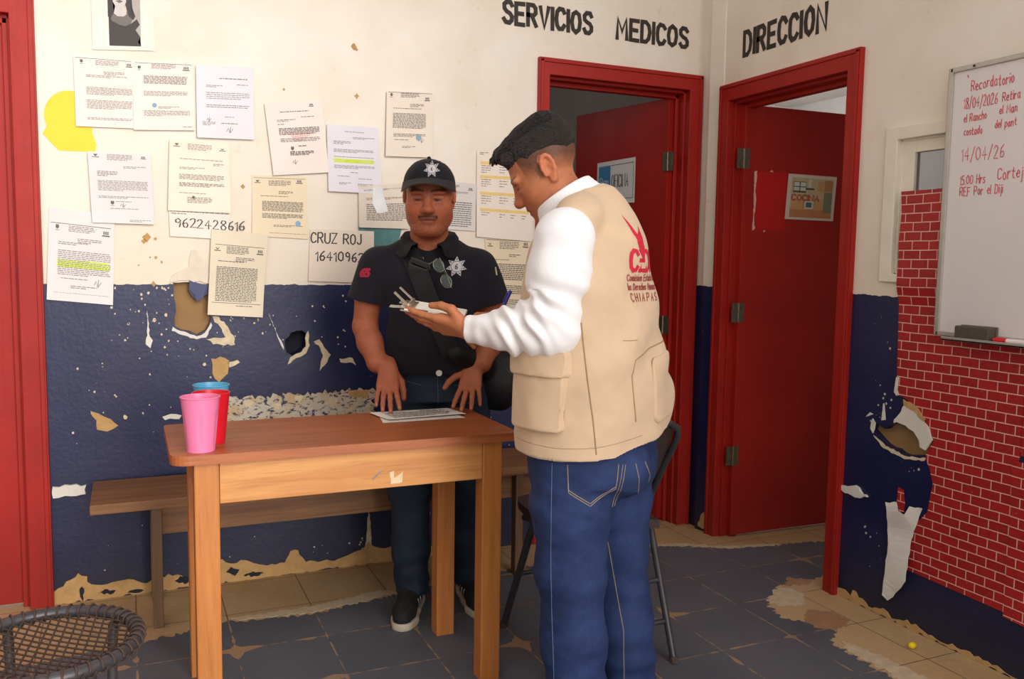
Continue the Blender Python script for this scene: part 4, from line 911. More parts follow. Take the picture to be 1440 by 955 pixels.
for j in range(9):
    z = .55 + .245 * j / 8; yb = -.125 - .10 * (z - .64) / .155 * .9; row = []
    for i in range(N + 1):
        u = -1 + 2 * i / N; hw = (W - .012) * (1 - .10 * max(0, (j - 5) / 3) ** 2) * (1 - .06 * max(0, (2 - j) / 2) ** 2)
        row.append((u * hw, yb - .018 * (1 - u * u), z - .02 * max(0, abs(u) - .7) / .3 * (1 if j == 8 else 0)))
    rows.append(row)
def slab(bm, rows, th, M):
    a = [[bm.verts.new(M @ Vector(q)) for q in r] for r in rows]; b = [[bm.verts.new(M @ (Vector(q) + Vector(th))) for q in r] for r in rows]
    J = len(rows); I = len(rows[0])
    for j in range(J - 1):
        for i in range(I - 1):
            bm.faces.new((a[j][i], a[j][i + 1], a[j + 1][i + 1], a[j + 1][i])); bm.faces.new((b[j][i], b[j + 1][i], b[j + 1][i + 1], b[j][i + 1]))
    for i in range(I - 1):
        bm.faces.new((a[0][i + 1], a[0][i], b[0][i], b[0][i + 1])); bm.faces.new((a[-1][i], a[-1][i + 1], b[-1][i + 1], b[-1][i]))
    for j in range(J - 1):
        bm.faces.new((a[j][0], a[j + 1][0], b[j + 1][0], b[j][0])); bm.faces.new((a[j + 1][-1], a[j][-1], b[j][-1], b[j + 1][-1]))
slab(bm, rows, (0, .02, .004), MF); obj('backrest', bm, M_PAD, fc, smooth=.9)
bm = bmesh.new(); rows = []
for j in range(9):
    y = -.14 + .36 * j / 8; row = []
    for i in range(11):
        u = -1 + .2 * i; hw = .19 * (1 - .12 * max(0, (j - 6) / 2) ** 2)
        row.append((u * hw, y, .455 + .012 * (1 - u * u) + .02 * j / 8))
    rows.append(row)
slab(bm, rows, (0, 0, -.028), MF); obj('seat', bm, M_PAD, fc, smooth=.9)

# the small yellow fruit on the floor
bm = bmesh.new(); bmesh.ops.create_uvsphere(bm, u_segments=24, v_segments=16, radius=.0125)
for v in bm.verts:
    v.co = Vector((v.co.x * 1.2 + (.003 if v.co.x > .010 else 0), v.co.y, v.co.z * .95)) + Vector((-.125, -1.493, .0125))
tag(obj('yellow_ball', bm, mottled('lemon_yellow', (236, 204, 30), .45, .06, 60), smooth=0), 'small yellow ball lying on the beige floor strip by the right wall', 'ball')

# ------------------------------------------------------------------ daylight
w = bpy.data.worlds.new('daylight'); SC.world = w; w.use_nodes = True
nt = w.node_tree; nt.nodes.clear()
out = nt.nodes.new('ShaderNodeOutputWorld'); bg = nt.nodes.new('ShaderNodeBackground')
bg.inputs['Color'].default_value = (1.0, .955, .92, 1); bg.inputs['Strength'].default_value = 1.32
nt.links.new(bg.outputs[0], out.inputs[0])
sun = bpy.data.lights.new('sun', 'SUN'); sun.energy = 3.45; sun.angle = math.radians(42); sun.color = (1, .945, .89)
so = bpy.data.objects.new('sun', sun); COL.objects.link(so)
so.rotation_euler = Vector((-.30, .93, -.24)).to_track_quat('-Z', 'Y').to_euler()
lp = bpy.data.lights.new('inner_room_fill', 'POINT'); lp.energy = 22; lp.shadow_soft_size = .15; lp.color = (1, .97, .95)  # added fill light, out of view, to brighten the room behind the right-wall door
lo_ = bpy.data.objects.new('inner_room_fill', lp); COL.objects.link(lo_); lo_.location = (1.3, 1.1, 2.2)
lq = bpy.data.lights.new('office_room_fill', 'POINT'); lq.energy = 4; lq.shadow_soft_size = .15; lq.color = (1, .95, .92)  # made-up point light that lifts the dark medical office interior
lqo = bpy.data.objects.new('office_room_fill', lq); COL.objects.link(lqo); lqo.location = (-1.5, 1.4, 2.4)
# ------------------------------------------------------------------ sculpting in a distance field
def nrm(v): v = np.asarray(v, float); return v / np.linalg.norm(v)
def smin(a, b, k):
    if k <= 0: return np.minimum(a, b)
    h = np.clip(.5 + .5 * (b - a) / k, 0, 1)
    return b * (1 - h) + a * h - k * h * (1 - h)
def vnoise(P, sc, seed=0):
    """smooth value noise in -1..1 at the points P (n,3)"""
    q = P * sc + seed * 17.31; i = np.floor(q).astype(np.int64); f = q - i; f = f * f * (3 - 2 * f)
    def hsh(a, b, c):
        n = (a * 374761393 + b * 668265263 + c * 2147483647 + seed * 974711) & 0x7fffffff
        n = ((n ^ (n >> 13)) * 1274126177) & 0x7fffffff
        n = n ^ (n >> 16)
        return (n & 0xffff) / 32767.5 - 1
    r = 0
    for dx in (0, 1):
        for dy in (0, 1):
            for dz in (0, 1):
                w = (f[:, 0] if dx else 1 - f[:, 0]) * (f[:, 1] if dy else 1 - f[:, 1]) * (f[:, 2] if dz else 1 - f[:, 2])
                r = r + w * hsh(i[:, 0] + dx, i[:, 1] + dy, i[:, 2] + dz)
    return r

class SDF:
    BIG = .08
    def __init__(s, lo, hi, res):
        s.lo = np.array(lo, float); s.res = res
        s.n = np.ceil((np.array(hi) - s.lo) / res).astype(int) + 1
        s.ax = [(s.lo[i] + res * np.arange(s.n[i])).astype(np.float32) for i in range(3)]
        s.a = np.full(tuple(s.n), s.BIG, np.float32)
        s.M = None                                   # optional local frame (3x3 columns, origin)
    def frame(s, R=None, o=None): s.M = None if R is None else (np.asarray(R, float), np.asarray(o, float))
    def w(s, p):
        p = np.asarray(p, float); return p if s.M is None else s.M[0] @ p + s.M[1]
    def sub(s, lo, hi, pad):
        lo = np.asarray(lo); hi = np.asarray(hi)
        i0 = np.maximum(0, np.floor((lo - pad - s.lo) / s.res).astype(int)); i1 = np.minimum(s.n, np.ceil((hi + pad - s.lo) / s.res).astype(int) + 1)
        if np.any(i1 <= i0): return None
        sl = tuple(slice(a, b) for a, b in zip(i0, i1))
        return sl, (s.ax[0][sl[0]][:, None, None], s.ax[1][sl[1]][None, :, None], s.ax[2][sl[2]][None, None, :])
    def put(s, sl, d, k, op):
        if op == 'add': s.a[sl] = smin(s.a[sl], d.astype(np.float32), k)
        elif op == 'sub': s.a[sl] = -smin(-s.a[sl], d.astype(np.float32), k)
        elif op == 'int': s.a[sl] = -smin(-s.a[sl], -d.astype(np.float32), k)
    def cone(s, a, b, ra, rb=None, k=.01, op='add', flat=None):
        """round cone; flat=(axis vector, factor) squashes the section along that axis"""
        rb = ra if rb is None else rb
        a = s.w(a); b = s.w(b); r = max(ra, rb)
        g = s.sub(np.minimum(a, b) - r, np.maximum(a, b) + r, k + .012)
        if g is None: return
        sl, (x, y, z) = g; d = b - a; L2 = max(d @ d, 1e-9)
        px, py, pz = x - a[0], y - a[1], z - a[2]
        t = np.clip((px * d[0] + py * d[1] + pz * d[2]) / L2, 0, 1)
        qx, qy, qz = px - t * d[0], py - t * d[1], pz - t * d[2]
        if flat is not None:
            n = np.asarray(flat[0], float)
            if s.M is not None: n = s.M[0] @ n
            n = nrm(n); e = (qx * n[0] + qy * n[1] + qz * n[2]); q2 = qx * qx + qy * qy + qz * qz + e * e * (1 / flat[1] ** 2 - 1)
        else: q2 = qx * qx + qy * qy + qz * qz
        s.put(sl, np.sqrt(q2) - (ra + (rb - ra) * t), k, op)
    def chain(s, P, R, k=.01, **kw):
        for i in range(len(P) - 1): s.cone(P[i], P[i + 1], R[i], R[i + 1], k, **kw)
    def ell(s, c, r, R=None, k=.01, op='add'):
        c = s.w(c); r = np.asarray(r, float); A = np.eye(3) if R is None else np.asarray(R, float)
        if s.M is not None: A = s.M[0] @ A
        m = r.max(); g = s.sub(c - m, c + m, k + .012)
        if g is None: return
        sl, (x, y, z) = g; px, py, pz = x - c[0], y - c[1], z - c[2]
        q = [(px * A[0, i] + py * A[1, i] + pz * A[2, i]) for i in range(3)]
        k0 = np.sqrt(sum((q[i] / r[i]) ** 2 for i in range(3))); k1 = np.sqrt(sum((q[i] / r[i] ** 2) ** 2 for i in range(3))) + 1e-6
        s.put(sl, k0 * (k0 - 1) / k1, k, op)
    def box(s, c, h, R=None, rnd=.004, k=.004, op='add'):
        c = s.w(c); h = np.asarray(h, float); A = np.eye(3) if R is None else np.asarray(R, float)
        if s.M is not None: A = s.M[0] @ A
        m = np.linalg.norm(h); g = s.sub(c - m, c + m, k + .012)
        if g is None: return
        sl, (x, y, z) = g; px, py, pz = x - c[0], y - c[1], z - c[2]
        q = [np.abs(px * A[0, i] + py * A[1, i] + pz * A[2, i]) - (h[i] - rnd) for i in range(3)]
        d = np.sqrt(sum(np.maximum(v, 0) ** 2 for v in q)) + np.minimum(np.maximum(np.maximum(q[0], q[1]), q[2]), 0) - rnd
        s.put(sl, d, k, op)
    def loft(s, st, k=.01, op='add', lat=(1, 0), n=2.3, cap=0.0):
        """stack of horizontal ovals: st rows (z, cx, cy, half along lat, half across)"""
        st = np.array(sorted(st), float); z0, z1 = st[0, 0], st[-1, 0]
        m = st[:, 3:5].max(); lo = (st[:, 1].min() - m, st[:, 2].min() - m, z0); hi = (st[:, 1].max() + m, st[:, 2].max() + m, z1)
        g = s.sub(lo, hi, k + .012)
        if g is None: return
        sl, (x, y, z) = g; zz = np.clip(z.ravel(), z0, z1)
        # smooth interpolation
        def cub(col):
            v = st[:, col]; zt = st[:, 0]; mm = np.gradient(v, zt) if len(v) > 2 else np.full(len(v), (v[-1] - v[0]) / (zt[-1] - zt[0]))
            i = np.clip(np.searchsorted(zt, zz) - 1, 0, len(zt) - 2); h = zt[i + 1] - zt[i]; t = (zz - zt[i]) / h
            return ((2 * t ** 3 - 3 * t ** 2 + 1) * v[i] + (t ** 3 - 2 * t ** 2 + t) * h * mm[i] + (-2 * t ** 3 + 3 * t ** 2) * v[i + 1] + (t ** 3 - t ** 2) * h * mm[i + 1])[None, None, :]
        cx, cy, A, B = cub(1), cub(2), cub(3), cub(4)
        l = nrm(lat); dx, dy = x - cx, y - cy
        u = np.abs(dx * l[0] + dy * l[1]); v = np.abs(-dx * l[1] + dy * l[0])
        f = ((u / A) ** n + (v / B) ** n) ** (1 / n)
        rr = np.sqrt(u * u + v * v) + 1e-6
        d = rr * (1 - 1 / np.maximum(f, 1e-3)); d = d * .92
        e = np.maximum(z - z1, z0 - z)
        d = np.maximum(d, e) if cap == 0 else np.where(e > 0, np.sqrt(np.maximum(d, 0) ** 2 + e ** 2) + np.minimum(d, 0) * 0, d)
        s.put(sl, d, k, op)
    def plane(s, p, n, k=.003):
        """keep the side the normal points away from"""
        p = s.w(p); n = nrm(n if s.M is None else s.M[0] @ np.asarray(n, float))
        x, y, z = s.ax[0][:, None, None], s.ax[1][None, :, None], s.ax[2][None, None, :]
        d = (x - p[0]) * n[0] + (y - p[1]) * n[1] + (z - p[2]) * n[2]
        s.a = (-smin(-s.a, -d.astype(np.float32), k)).astype(np.float32)
    def mesh(s, smooth=2, disp=None):
        a = s.a; I = (a < 0)
        c = np.zeros(tuple(s.n - 1), np.uint8)
        for dx in (0, 1):
            for dy in (0, 1):
                for dz in (0, 1):
                    c += I[dx:dx + s.n[0] - 1, dy:dy + s.n[1] - 1, dz:dz + s.n[2] - 1]
        act = np.flatnonzero((c > 0) & (c < 8)); sh = tuple(s.n - 1)
        ii, jj, kk = np.unravel_index(act, sh)
        acc = np.zeros((len(act), 3)); cnt = np.zeros(len(act))
        corner = {}
        for dx in (0, 1):
            for dy in (0, 1):
                for dz in (0, 1): corner[dx, dy, dz] = a[ii + dx, jj + dy, kk + dz].astype(float)
        for ax in range(3):
            for p in (0, 1):
                for q in (0, 1):
                    e0 = [0, 0, 0]; o = [i for i in range(3) if i != ax]; e0[o[0]] = p; e0[o[1]] = q; e1 = list(e0); e1[ax] = 1
                    v0, v1 = corner[tuple(e0)], corner[tuple(e1)]; m = (v0 < 0) != (v1 < 0)
                    t = np.where(m, v0 / np.where(m, v0 - v1, 1), 0)
                    pt = np.zeros((len(act), 3)); pt[:, o[0]] = p; pt[:, o[1]] = q; pt[:, ax] = t
                    acc[m] += pt[m]; cnt[m] += 1
        V = s.lo + (np.stack([ii, jj, kk], 1) + acc / cnt[:, None]) * s.res
        Q = []
        for ax in range(3):
            o = [(1, 2), (2, 0), (0, 1)][ax]
            A0 = np.moveaxis(I, ax, 0)
            e = np.argwhere(A0[:-1] != A0[1:])
            idx = np.zeros((len(e), 3), int); rest = [i for i in range(3) if i != ax]
            idx[:, ax] = e[:, 0]; idx[:, rest[0]] = e[:, 1]; idx[:, rest[1]] = e[:, 2]
            ok = (idx[:, o[0]] > 0) & (idx[:, o[1]] > 0) & (idx[:, o[0]] < s.n[o[0]] - 1) & (idx[:, o[1]] < s.n[o[1]] - 1)
            idx = idx[ok]; ins = I[idx[:, 0], idx[:, 1], idx[:, 2]]
            def cell(d0, d1):
                q = idx.copy(); q[:, o[0]] -= d0; q[:, o[1]] -= d1
                return np.searchsorted(act, np.ravel_multi_index(q.T, sh))
            f = np.stack([cell(1, 1), cell(0, 1), cell(0, 0), cell(1, 0)], 1)
            f[~ins] = f[~ins][:, ::-1]; Q.append(f)
        Q = np.concatenate(Q)
        V = relax(V, Q, smooth)
        if disp is not None:
            N = normals(V, Q); V = V + N * disp(V, N)[:, None]
        return V, Q
def relax(V, Q, it, lam=.5):
    n = len(V); E = np.concatenate([Q[:, [0, 1]], Q[:, [1, 2]], Q[:, [2, 3]], Q[:, [3, 0]]]); a = np.concatenate([E[:, 0], E[:, 1]]); b = np.concatenate([E[:, 1], E[:, 0]])
    cnt = np.bincount(a, minlength=n)[:, None].clip(1)
    for _ in range(it):
        for l in (lam, -lam * 1.02):
            S = np.stack([np.bincount(a, V[b, i], n) for i in range(3)], 1) / cnt; V = V + l * (S - V)
    return V
def normals(V, Q):
    fn = np.cross(V[Q[:, 2]] - V[Q[:, 0]], V[Q[:, 3]] - V[Q[:, 1]]); N = np.zeros_like(V)
    for i in range(4):
        for c in range(3): N[:, c] += np.bincount(Q[:, i], fn[:, c], len(V))
    return N / (np.linalg.norm(N, axis=1)[:, None] + 1e-12)
def quad_mesh(name, V, Q, m, parent, color=None):
    me = bpy.data.meshes.new(name); n = len(V); f = len(Q)
    me.vertices.add(n); me.vertices.foreach_set('co', V.astype(np.float32).ravel())
    me.loops.add(4 * f); me.loops.foreach_set('vertex_index', Q.astype(np.int32).ravel())
    me.polygons.add(f); me.polygons.foreach_set('loop_start', np.arange(0, 4 * f, 4, dtype=np.int32))
    try: me.polygons.foreach_set('loop_total', np.full(f, 4, np.int32))
    except Exception: pass
    me.update(calc_edges=True); me.validate()
    me.polygons.foreach_set('use_smooth', [True] * len(me.polygons))
    if color is not None:
        at = me.color_attributes.new('tone', 'FLOAT_COLOR', 'POINT')
        at.data.foreach_set('color', np.concatenate([color, np.ones((n, 1))], 1).astype(np.float32).ravel())
    me.materials.append(m)
    o = bpy.data.objects.new(name, me); COL.objects.link(o); o.parent = parent
    return o
def local_obj(name, bm, m, parent, smooth=None, recalc=True):
    o = obj(name, bm, m, None, smooth, recalc); o.parent = parent; return o
def bvh_of(V, Q): return BVHTree.FromPolygons([tuple(v) for v in V], [tuple(int(i) for i in q) for q in Q])
def projector(bvh, o, U, W, D):
    """decal mapping: plane point o+u*U+v*W cast along D onto the cloth"""
    o, U, W, D = (Vector(q) for q in (o, U, W, D))
    def fn(u, v, w):
        p = o + U * u + W * v
        hit, n, i, d = bvh.ray_cast(p, D)
        if hit is None: hit, n = p + D * .2, -D
        return hit + n * w
    return fn
def seam(bm, bvh, pts, D, r=.0016, n=8, lift=.0):
    """stitched line: points cast along D onto the cloth, swept as a thin cord"""
    P = []; D = Vector(D)
    for a, b in zip(pts, pts[1:]):
        for k in range(n):
            q = Vector(a).lerp(Vector(b), k / n); h = bvh.ray_cast(q, D)
            if h[0] is not None: P.append(h[0] + h[1] * lift)
    h = bvh.ray_cast(Vector(pts[-1]), D)
    if h[0] is not None: P.append(h[0] + h[1] * lift)
    if len(P) > 1: tube(bm, P, r, 6)
LINC = lambda c: np.array(lin(c)[:3])
def tone_material(name, rough=.5, bump=.12, bscale=220, sub=0.0, weave=0):
    t = NT(name); at = t.n('ShaderNodeAttribute', attribute_name='tone')
    p = t.n('ShaderNodeTexCoord').outputs['Object']; n = t.noise(p, 60, 4)
    c = t.mix(t.math('MULTIPLY', t.step(n, .4, .7), .14), at.outputs['Color'], (.0, .0, .0, 1))
    t.bump(t.noise(p, bscale, 3), bump, .002)
    if sub:
        t.b.inputs['Subsurface Weight'].default_value = sub; t.b.inputs['Subsurface Radius'].default_value = (.012, .005, .003); t.b.inputs['Subsurface Scale'].default_value = .5
    return t.fin(c, rough, 0, .22)
M_SKIN = tone_material('skin', .46, .10, 260)
def cloth_material(name, c, rough=.85, var=.10, weave=900, bump=.15, sheen=.2):
    t = NT(name); p = t.n('ShaderNodeTexCoord').outputs['Object']; n = t.noise(p, 14, 5); n2 = t.noise(p, weave, 2)
    a = lin(c); lo = tuple(v * (1 - var) for v in a[:3]) + (1,); hi = tuple(min(1, v * (1 + var)) for v in a[:3]) + (1,)
    col = t.mix(t.step(n, .3, .7), lo, hi); col = t.mix(t.math('MULTIPLY', t.step(n2, .45, .75), .25), col, tuple(v * .6 for v in a[:3]) + (1,))
    t.bump(n2, bump, .002); t.b.inputs['Sheen Weight'].default_value = sheen
    return t.fin(col, rough, 0, .3)
def denim_material(name, c1, c2):
    t = NT(name); p = t.n('ShaderNodeTexCoord').outputs['Object']; n = t.noise(p, 9, 5); n2 = t.noise(t.scaled(p, (700, 700, 120)), 1.0, 2)
    c = t.mix(t.step(n, .35, .68), lin(c1), lin(c2)); c = t.mix(t.math('MULTIPLY', t.step(n2, .5, .8), .3), c, tuple(min(1, v * 2.2) for v in lin(c2)[:3]) + (1,))
    t.bump(n2, .2, .002); return t.fin(c, .8, 0, .3)

def hand(S, wrist, f, n, thumb_sign, curls, thumb, sc=1.0, spread=(5, 1.5, -2, -7)):
    """five fingers on a palm. f: towards the fingers, n: out of the back of the hand; curls: per finger three bends in degrees;
    thumb: list of three directions in (f, t, n) parts"""
    f = nrm(f); n = np.asarray(n, float); n = nrm(n - f * (n @ f)); t = thumb_sign * np.cross(f, n)
    w = np.asarray(wrist, float)
    L = lambda a, b, c: w + sc * (f * a + t * b + n * c)
    kn = [(.090, .029), (.094, .0095), (.089, -.0100), (.080, -.0285)]
    S.cone(L(-.02, 0, 0), L(.015, 0, 0), .026 * sc, .027 * sc, .012, flat=(n, .72))
    for i, (a, b) in enumerate(kn):
        S.cone(L(.012, b * .55, 0), L(a, b, .002), .0165 * sc, .0112 * sc, .012)
        S.cone(L(.03, b * .7, -.006), L(a * .85, b * .95, -.007), .012 * sc, .010 * sc, .012)
    seg = [(.043, .026, .021), (.047, .029, .022), (.043, .027, .021), (.034, .021, .019)]
    tips = []
    for i, (a, b) in enumerate(kn):
        th = math.radians(spread[i]); d0 = f * math.cos(th) + t * math.sin(th); p = L(a, b, .001); ang = 0
        r = np.array([.0098, .0088, .0080, .0070]) * sc * (1.0 if i < 3 else .88)
        for j in range(3):
            ang += math.radians(curls[i][j]); d = d0 * math.cos(ang) - n * math.sin(ang); q = p + d * seg[i][j] * sc
            S.cone(p, q, r[j], r[j + 1], .005 if j else .007); p = q
        tips.append(p)
    p = L(.022, .020, -.006); r = np.array([.0165, .0128, .0108, .0088]) * sc
    for j, (a, b, c) in enumerate(thumb):
        d = nrm(f * a + t * b + n * c); q = p + d * (.042, .033, .028)[j] * sc
        S.cone(p, q, r[j], r[j + 1], .010 if j == 0 else .005); p = q
    tips.append(p)
    return tips

def head(S, R, o, sc=1.0, round_=0.0, eyes=True):
    """a head in its own frame: x to the person's left, y forward, z up, origin between the ears at eye height"""
    A = np.asarray(R, float) * sc
    S.frame(A, o)
    k = sc
    def E(c, r, kk, op='add', rot=None): 
        S.frame(np.asarray(R, float), o); S.ell(np.array(c) * k, np.array(r) * k, rot, kk * k, op)
    def C(a, b, ra, rb, kk, op='add', **kw):
        S.frame(np.asarray(R, float), o); S.cone(np.array(a) * k, np.array(b) * k, ra * k, rb * k, kk * k, op, **kw)
    q = round_
    E((0, -.010, .040), (.074, .094, .080), .01)
    E((0, .020, .000), (.066, .070, .075), .03)
    E((0, .022, -.060), (.056 + .010 * q, .060, .055), .03)
    E((0, .050, -.095), (.030 + .008 * q, .030, .026), .03)
    C((-.040 - .006 * q, .004, -.060), (-.020, .062, -.100), .020, .016, .035); C((.040 + .006 * q, .004, -.060), (.020, .062, -.100), .020, .016, .035)
    E((0, .066, -.052), (.038, .028, .036), .03)
    for sx in (-1, 1):
        E((sx * .040, .050, -.030), (.024 + .003 * q, .028, .028), .035)
        E((sx * .034, .082, .021), (.024, .013, .0085), .018)
        E((sx * .032, .100, .001), (.021, .020, .011), .012, 'sub')
        E((sx * .0315, .074, .000), (.0135, .0135, .0125), .003)
        C((sx * .018, .086, .0045), (sx * .046, .078, .003), .0042, .0042, .004)
        E((sx * .031, .083, -.010), (.016, .007, .005), .010)
        E((sx * .0125, .100, -.036), (.0095, .012, .0085), .008)
        E((sx * .0065, .104, -.044), (.0035, .006, .003), .004, 'sub')
    C((0, .086, .012), (0, .108, -.028), .0085, .0105, .016); E((0, .110, -.033), (.0115, .0115, .0105), .010)
    E((0, .090, -.060), (.024, .011, .0070), .010); E((0, .088, -.0735), (.019, .011, .0070), .008)
    C((-.024, .086, -.0668), (.024, .086, -.0668), .0022, .0022, .004)
    C((-.021, .100, -.0668), (.021, .100, -.0668), .0026, .0026, .004, 'sub')
    E((0, .080, -.100), (.020 + .004 * q, .016, .015), .016)
    for sx in (-1, 1):
        rot = np.array([[1, 0, 0], [0, math.cos(.2), -math.sin(.2)], [0, math.sin(.2), math.cos(.2)]])
        P = []
        for j in range(9):
            a = math.radians(-60 + 270 * j / 8)
            P.append((sx * (.078 + .004 * math.sin(a * .5)), -.012 - .017 * math.cos(a - .3) , .002 + .031 * math.sin(a)))
        for j in range(8): C(P[j], P[j + 1], .0052, .0052, .004)
        E((sx * .074, -.012, .000), (.007, .016, .026), .006)
        E((sx * .074, -.008, -.030), (.007, .009, .010), .006)
        E((sx * .083, -.010, -.002), (.006, .008, .012), .004, 'sub')
        C((sx * .078, .003, -.010), (sx * .079, .003, .004), .0045, .004, .004)
    S.frame(None)
def head_tone(V, R, o, sc, base, C, lip, brow, stub=0.0, mous=0.0, hairline=None, hairc=None, open_=.25):
    """skin, lips, brows, lashes as colours of the thing itself, plus painted shade in the mouth crease"""
    L = (V - np.asarray(o)) @ np.asarray(R, float) / sc
    x, y, z = L[:, 0], L[:, 1], L[:, 2]; ax = np.abs(x)
    def put(m, c, a=1.0):
        m = np.clip(m * a, 0, 1)[:, None]; C[:] = C * (1 - m) + np.array(c) * m
    g = lambda d, w: np.exp(-(d / w) ** 2)
    front = (y > .045) & (np.abs(z) < .16)
    put(front * g(np.hypot(ax - .042, z + .030), .024), base * np.array([1.1, .86, .8]), .5)
    put(front * g(np.hypot(x, z + .033), .017) * (y > .09), base * np.array([1.1, .86, .82]), .6)
    ps = vnoise(L, 260, 5) * .5 + .5
    if stub: put(front * np.clip((-.045 - z) / .02, 0, 1) * (ps > .45) * (z > -.14), hairc, stub)
    if mous: put((y > .07) * g(z + .0535 + ax * .10, .0062) * (ax < .031) * (np.abs(z + .05) < .02), hairc, mous)
    put((y > .06) * (ax < .025) * g(z + .062 - .10 * ax * 0, .0062) * (z < -.056), lip, .85); put((y > .06) * (ax < .022) * g(z + .073, .0062), lip, .85)
    put((y > .06) * (ax < .025) * g(z + .0668, .0018), lip * .35, .9)  # dark line paints the shade of the groove between the lips
    by = .0245 + .004 * np.sin((ax - .012) / .042 * 3.0)
    put((y > .05) * (ax > .011) * (ax < .054) * g(z - by, .0042) * (.75 + .25 * ps), brow, .92)
    # eye opening between the lids
    ez = -.0035 - .12 * (ax - .032) ** 2 / .01 * .3
    inside = (y > .065) * np.clip(1 - ((ax - .0315) / .0145) ** 2, 0, 1)
    put(inside ** .5 * g(z - ez, .0030 * max(.4, 1 + 2 * open_)), np.array([.50, .46, .42]), .8 if open_ >= 0 else .0)
    put((y > .065) * (np.hypot(ax - .0315, (z - ez) * 1.0) < .0062) * (np.abs(z - ez) < .0034 * (1 + open_)), np.array([.018, .011, .008]), .95)
    put(inside ** .4 * g(z - ez - .0042 * (1 + .5 * open_), .0019), np.array([.014, .010, .008]), .95)
    if open_ < 0: put(inside ** .5 * g(z - ez, .0026), np.array([.020, .014, .012]), .85)
    return L, put
# ------------------------------------------------------------------ the officer in the cap
RZ = -.4153532
def person(label, loc, cat='person'):
    return thing('person', label, cat, loc, RZ)
of = person('person in black police cap and navy polo standing behind the table, hands on the papers', (-1.60, -.50, 0))
SKIN_O = LINC((168, 98, 70))
hR_ = np.array([[1, 0, 0], [0, 1, 0], [0, 0, 1.0]])
def head_frame(fwd, up):
    y = nrm(fwd); z = np.asarray(up, float); z = nrm(z - y * (z @ y)); x = np.cross(y, z)   # x: to the viewer-left of the face's own right...
    return np.stack([-x * -1, y, z], 1)
RO = head_frame((.03, -1, -.13), (-.01, -.13, 1)); HO = np.array([.068, -.140, 1.522]); HS = 1.06
S = SDF((-.36, -.44, .0), (.46, .22, 1.72), .0026)
head(S, RO, HO, HS, round_=1.4)
# neck, trunk and legs (mostly under the clothes)
S.cone((.064, -.10, 1.47), (.062, -.075, 1.32), .064, .072, .03)
S.loft([(.86, .10, -.02, .15, .10), (1.0, .10, -.035, .155, .105), (1.15, .08, -.06, .15, .10), (1.28, .065, -.07, .15, .09), (1.345, .062, -.07, .09, .065)], .03)
for sx, hx, kx, ax_, fy in ((-1, .02, -.01, .00, -.06), (1, .18, .205, .205, .06)):
    S.chain([(hx, -.01, .88), (kx, -.04 if sx < 0 else -.008, .47), (ax_, -.03 if sx < 0 else .07, .10), (ax_, -.03 if sx < 0 else .085, .05)], [.085, .050, .034, .030], .02)
    S.cone((ax_, -.03 if sx < 0 else .085, .05), (ax_ + .02 * sx * (sx > 0), -.10 if sx < 0 else .02, .035), .028, .022, .02)
Rsh, Rel, Rwr = (-.118, -.085, 1.275), (-.165, -.085, 1.065), (-.070, -.172, .930)
Lsh, Lel, Lwr = (.238, -.085, 1.272), (.292, -.06, 1.065), (.226, -.135, .931)
S.chain([Rsh, (-.15, -.085, 1.19), Rel], [.052, .050, .043], .02); S.chain([Rel, (-.142, -.115, 1.01), (-.11, -.155, .945), Rwr], [.043, .045, .035, .029], .015)
S.chain([Lsh, (.272, -.07, 1.19), Lel], [.052, .050, .043], .02); S.chain([Lel, (.282, -.09, 1.01), (.252, -.13, .945), Lwr], [.043, .045, .035, .029], .015)
tR = hand(S, Rwr, (.06, -.58, -.62), (-.05, -.80, .55), -1, [(-6, 14, 10), (-8, 12, 10), (-6, 14, 10), (0, 18, 12)], [(.7, .55, -.4), (.85, .2, -.35), (.95, .0, -.35)], .98, (10, 3, -3, -9))
tL = hand(S, Lwr, (-.08, -.58, -.62), (.05, -.80, .52), 1, [(-6, 14, 8), (-8, 10, 8), (-6, 12, 8), (0, 16, 10)], [(.45, .8, -.1), (.7, .6, -.15), (.85, .4, -.2)], .98, (12, 4, -4, -13))
print('TIPS R', [tuple(round(float(v), 3) for v in p) for p in tR]); print('TIPS L', [tuple(round(float(v), 3) for v in p) for p in tL])
V, Q = S.mesh(1); del S
C = np.tile(SKIN_O, (len(V), 1)); n = vnoise(V, 30, 2)[:, None]; C = C * (1 + .10 * n)
L, put = head_tone(V, RO, HO, HS, SKIN_O, C, LINC((140, 74, 62)), LINC((36, 24, 22)), stub=.20, mous=.95, hairc=LINC((30, 19, 16)), open_=-.25)
hl = np.clip((L[:, 2] - .005) / .01, 0, 1) * np.clip((.035 - L[:, 1]) / .02, 0, 1) * (np.abs(L[:, 0]) < .075 * 1.02) * (L[:, 2] > -.02)
put(hl + ((L[:, 1] < -.05) & (L[:, 2] > -.035)), LINC((34, 26, 24)), .9)
for tp, fr in ((tR, 1), (tL, 1)):        # finger nails
    for p in tp[:4]:
        d = np.linalg.norm(V - (p + np.array([0, -.006, .006])), axis=1); m = np.clip(1 - d / .006, 0, 1)[:, None] ** .5; C[:] = C * (1 - .5 * m) + .5 * m * LINC((206, 150, 124))
quad_mesh('body', V, Q, M_SKIN, of, C)

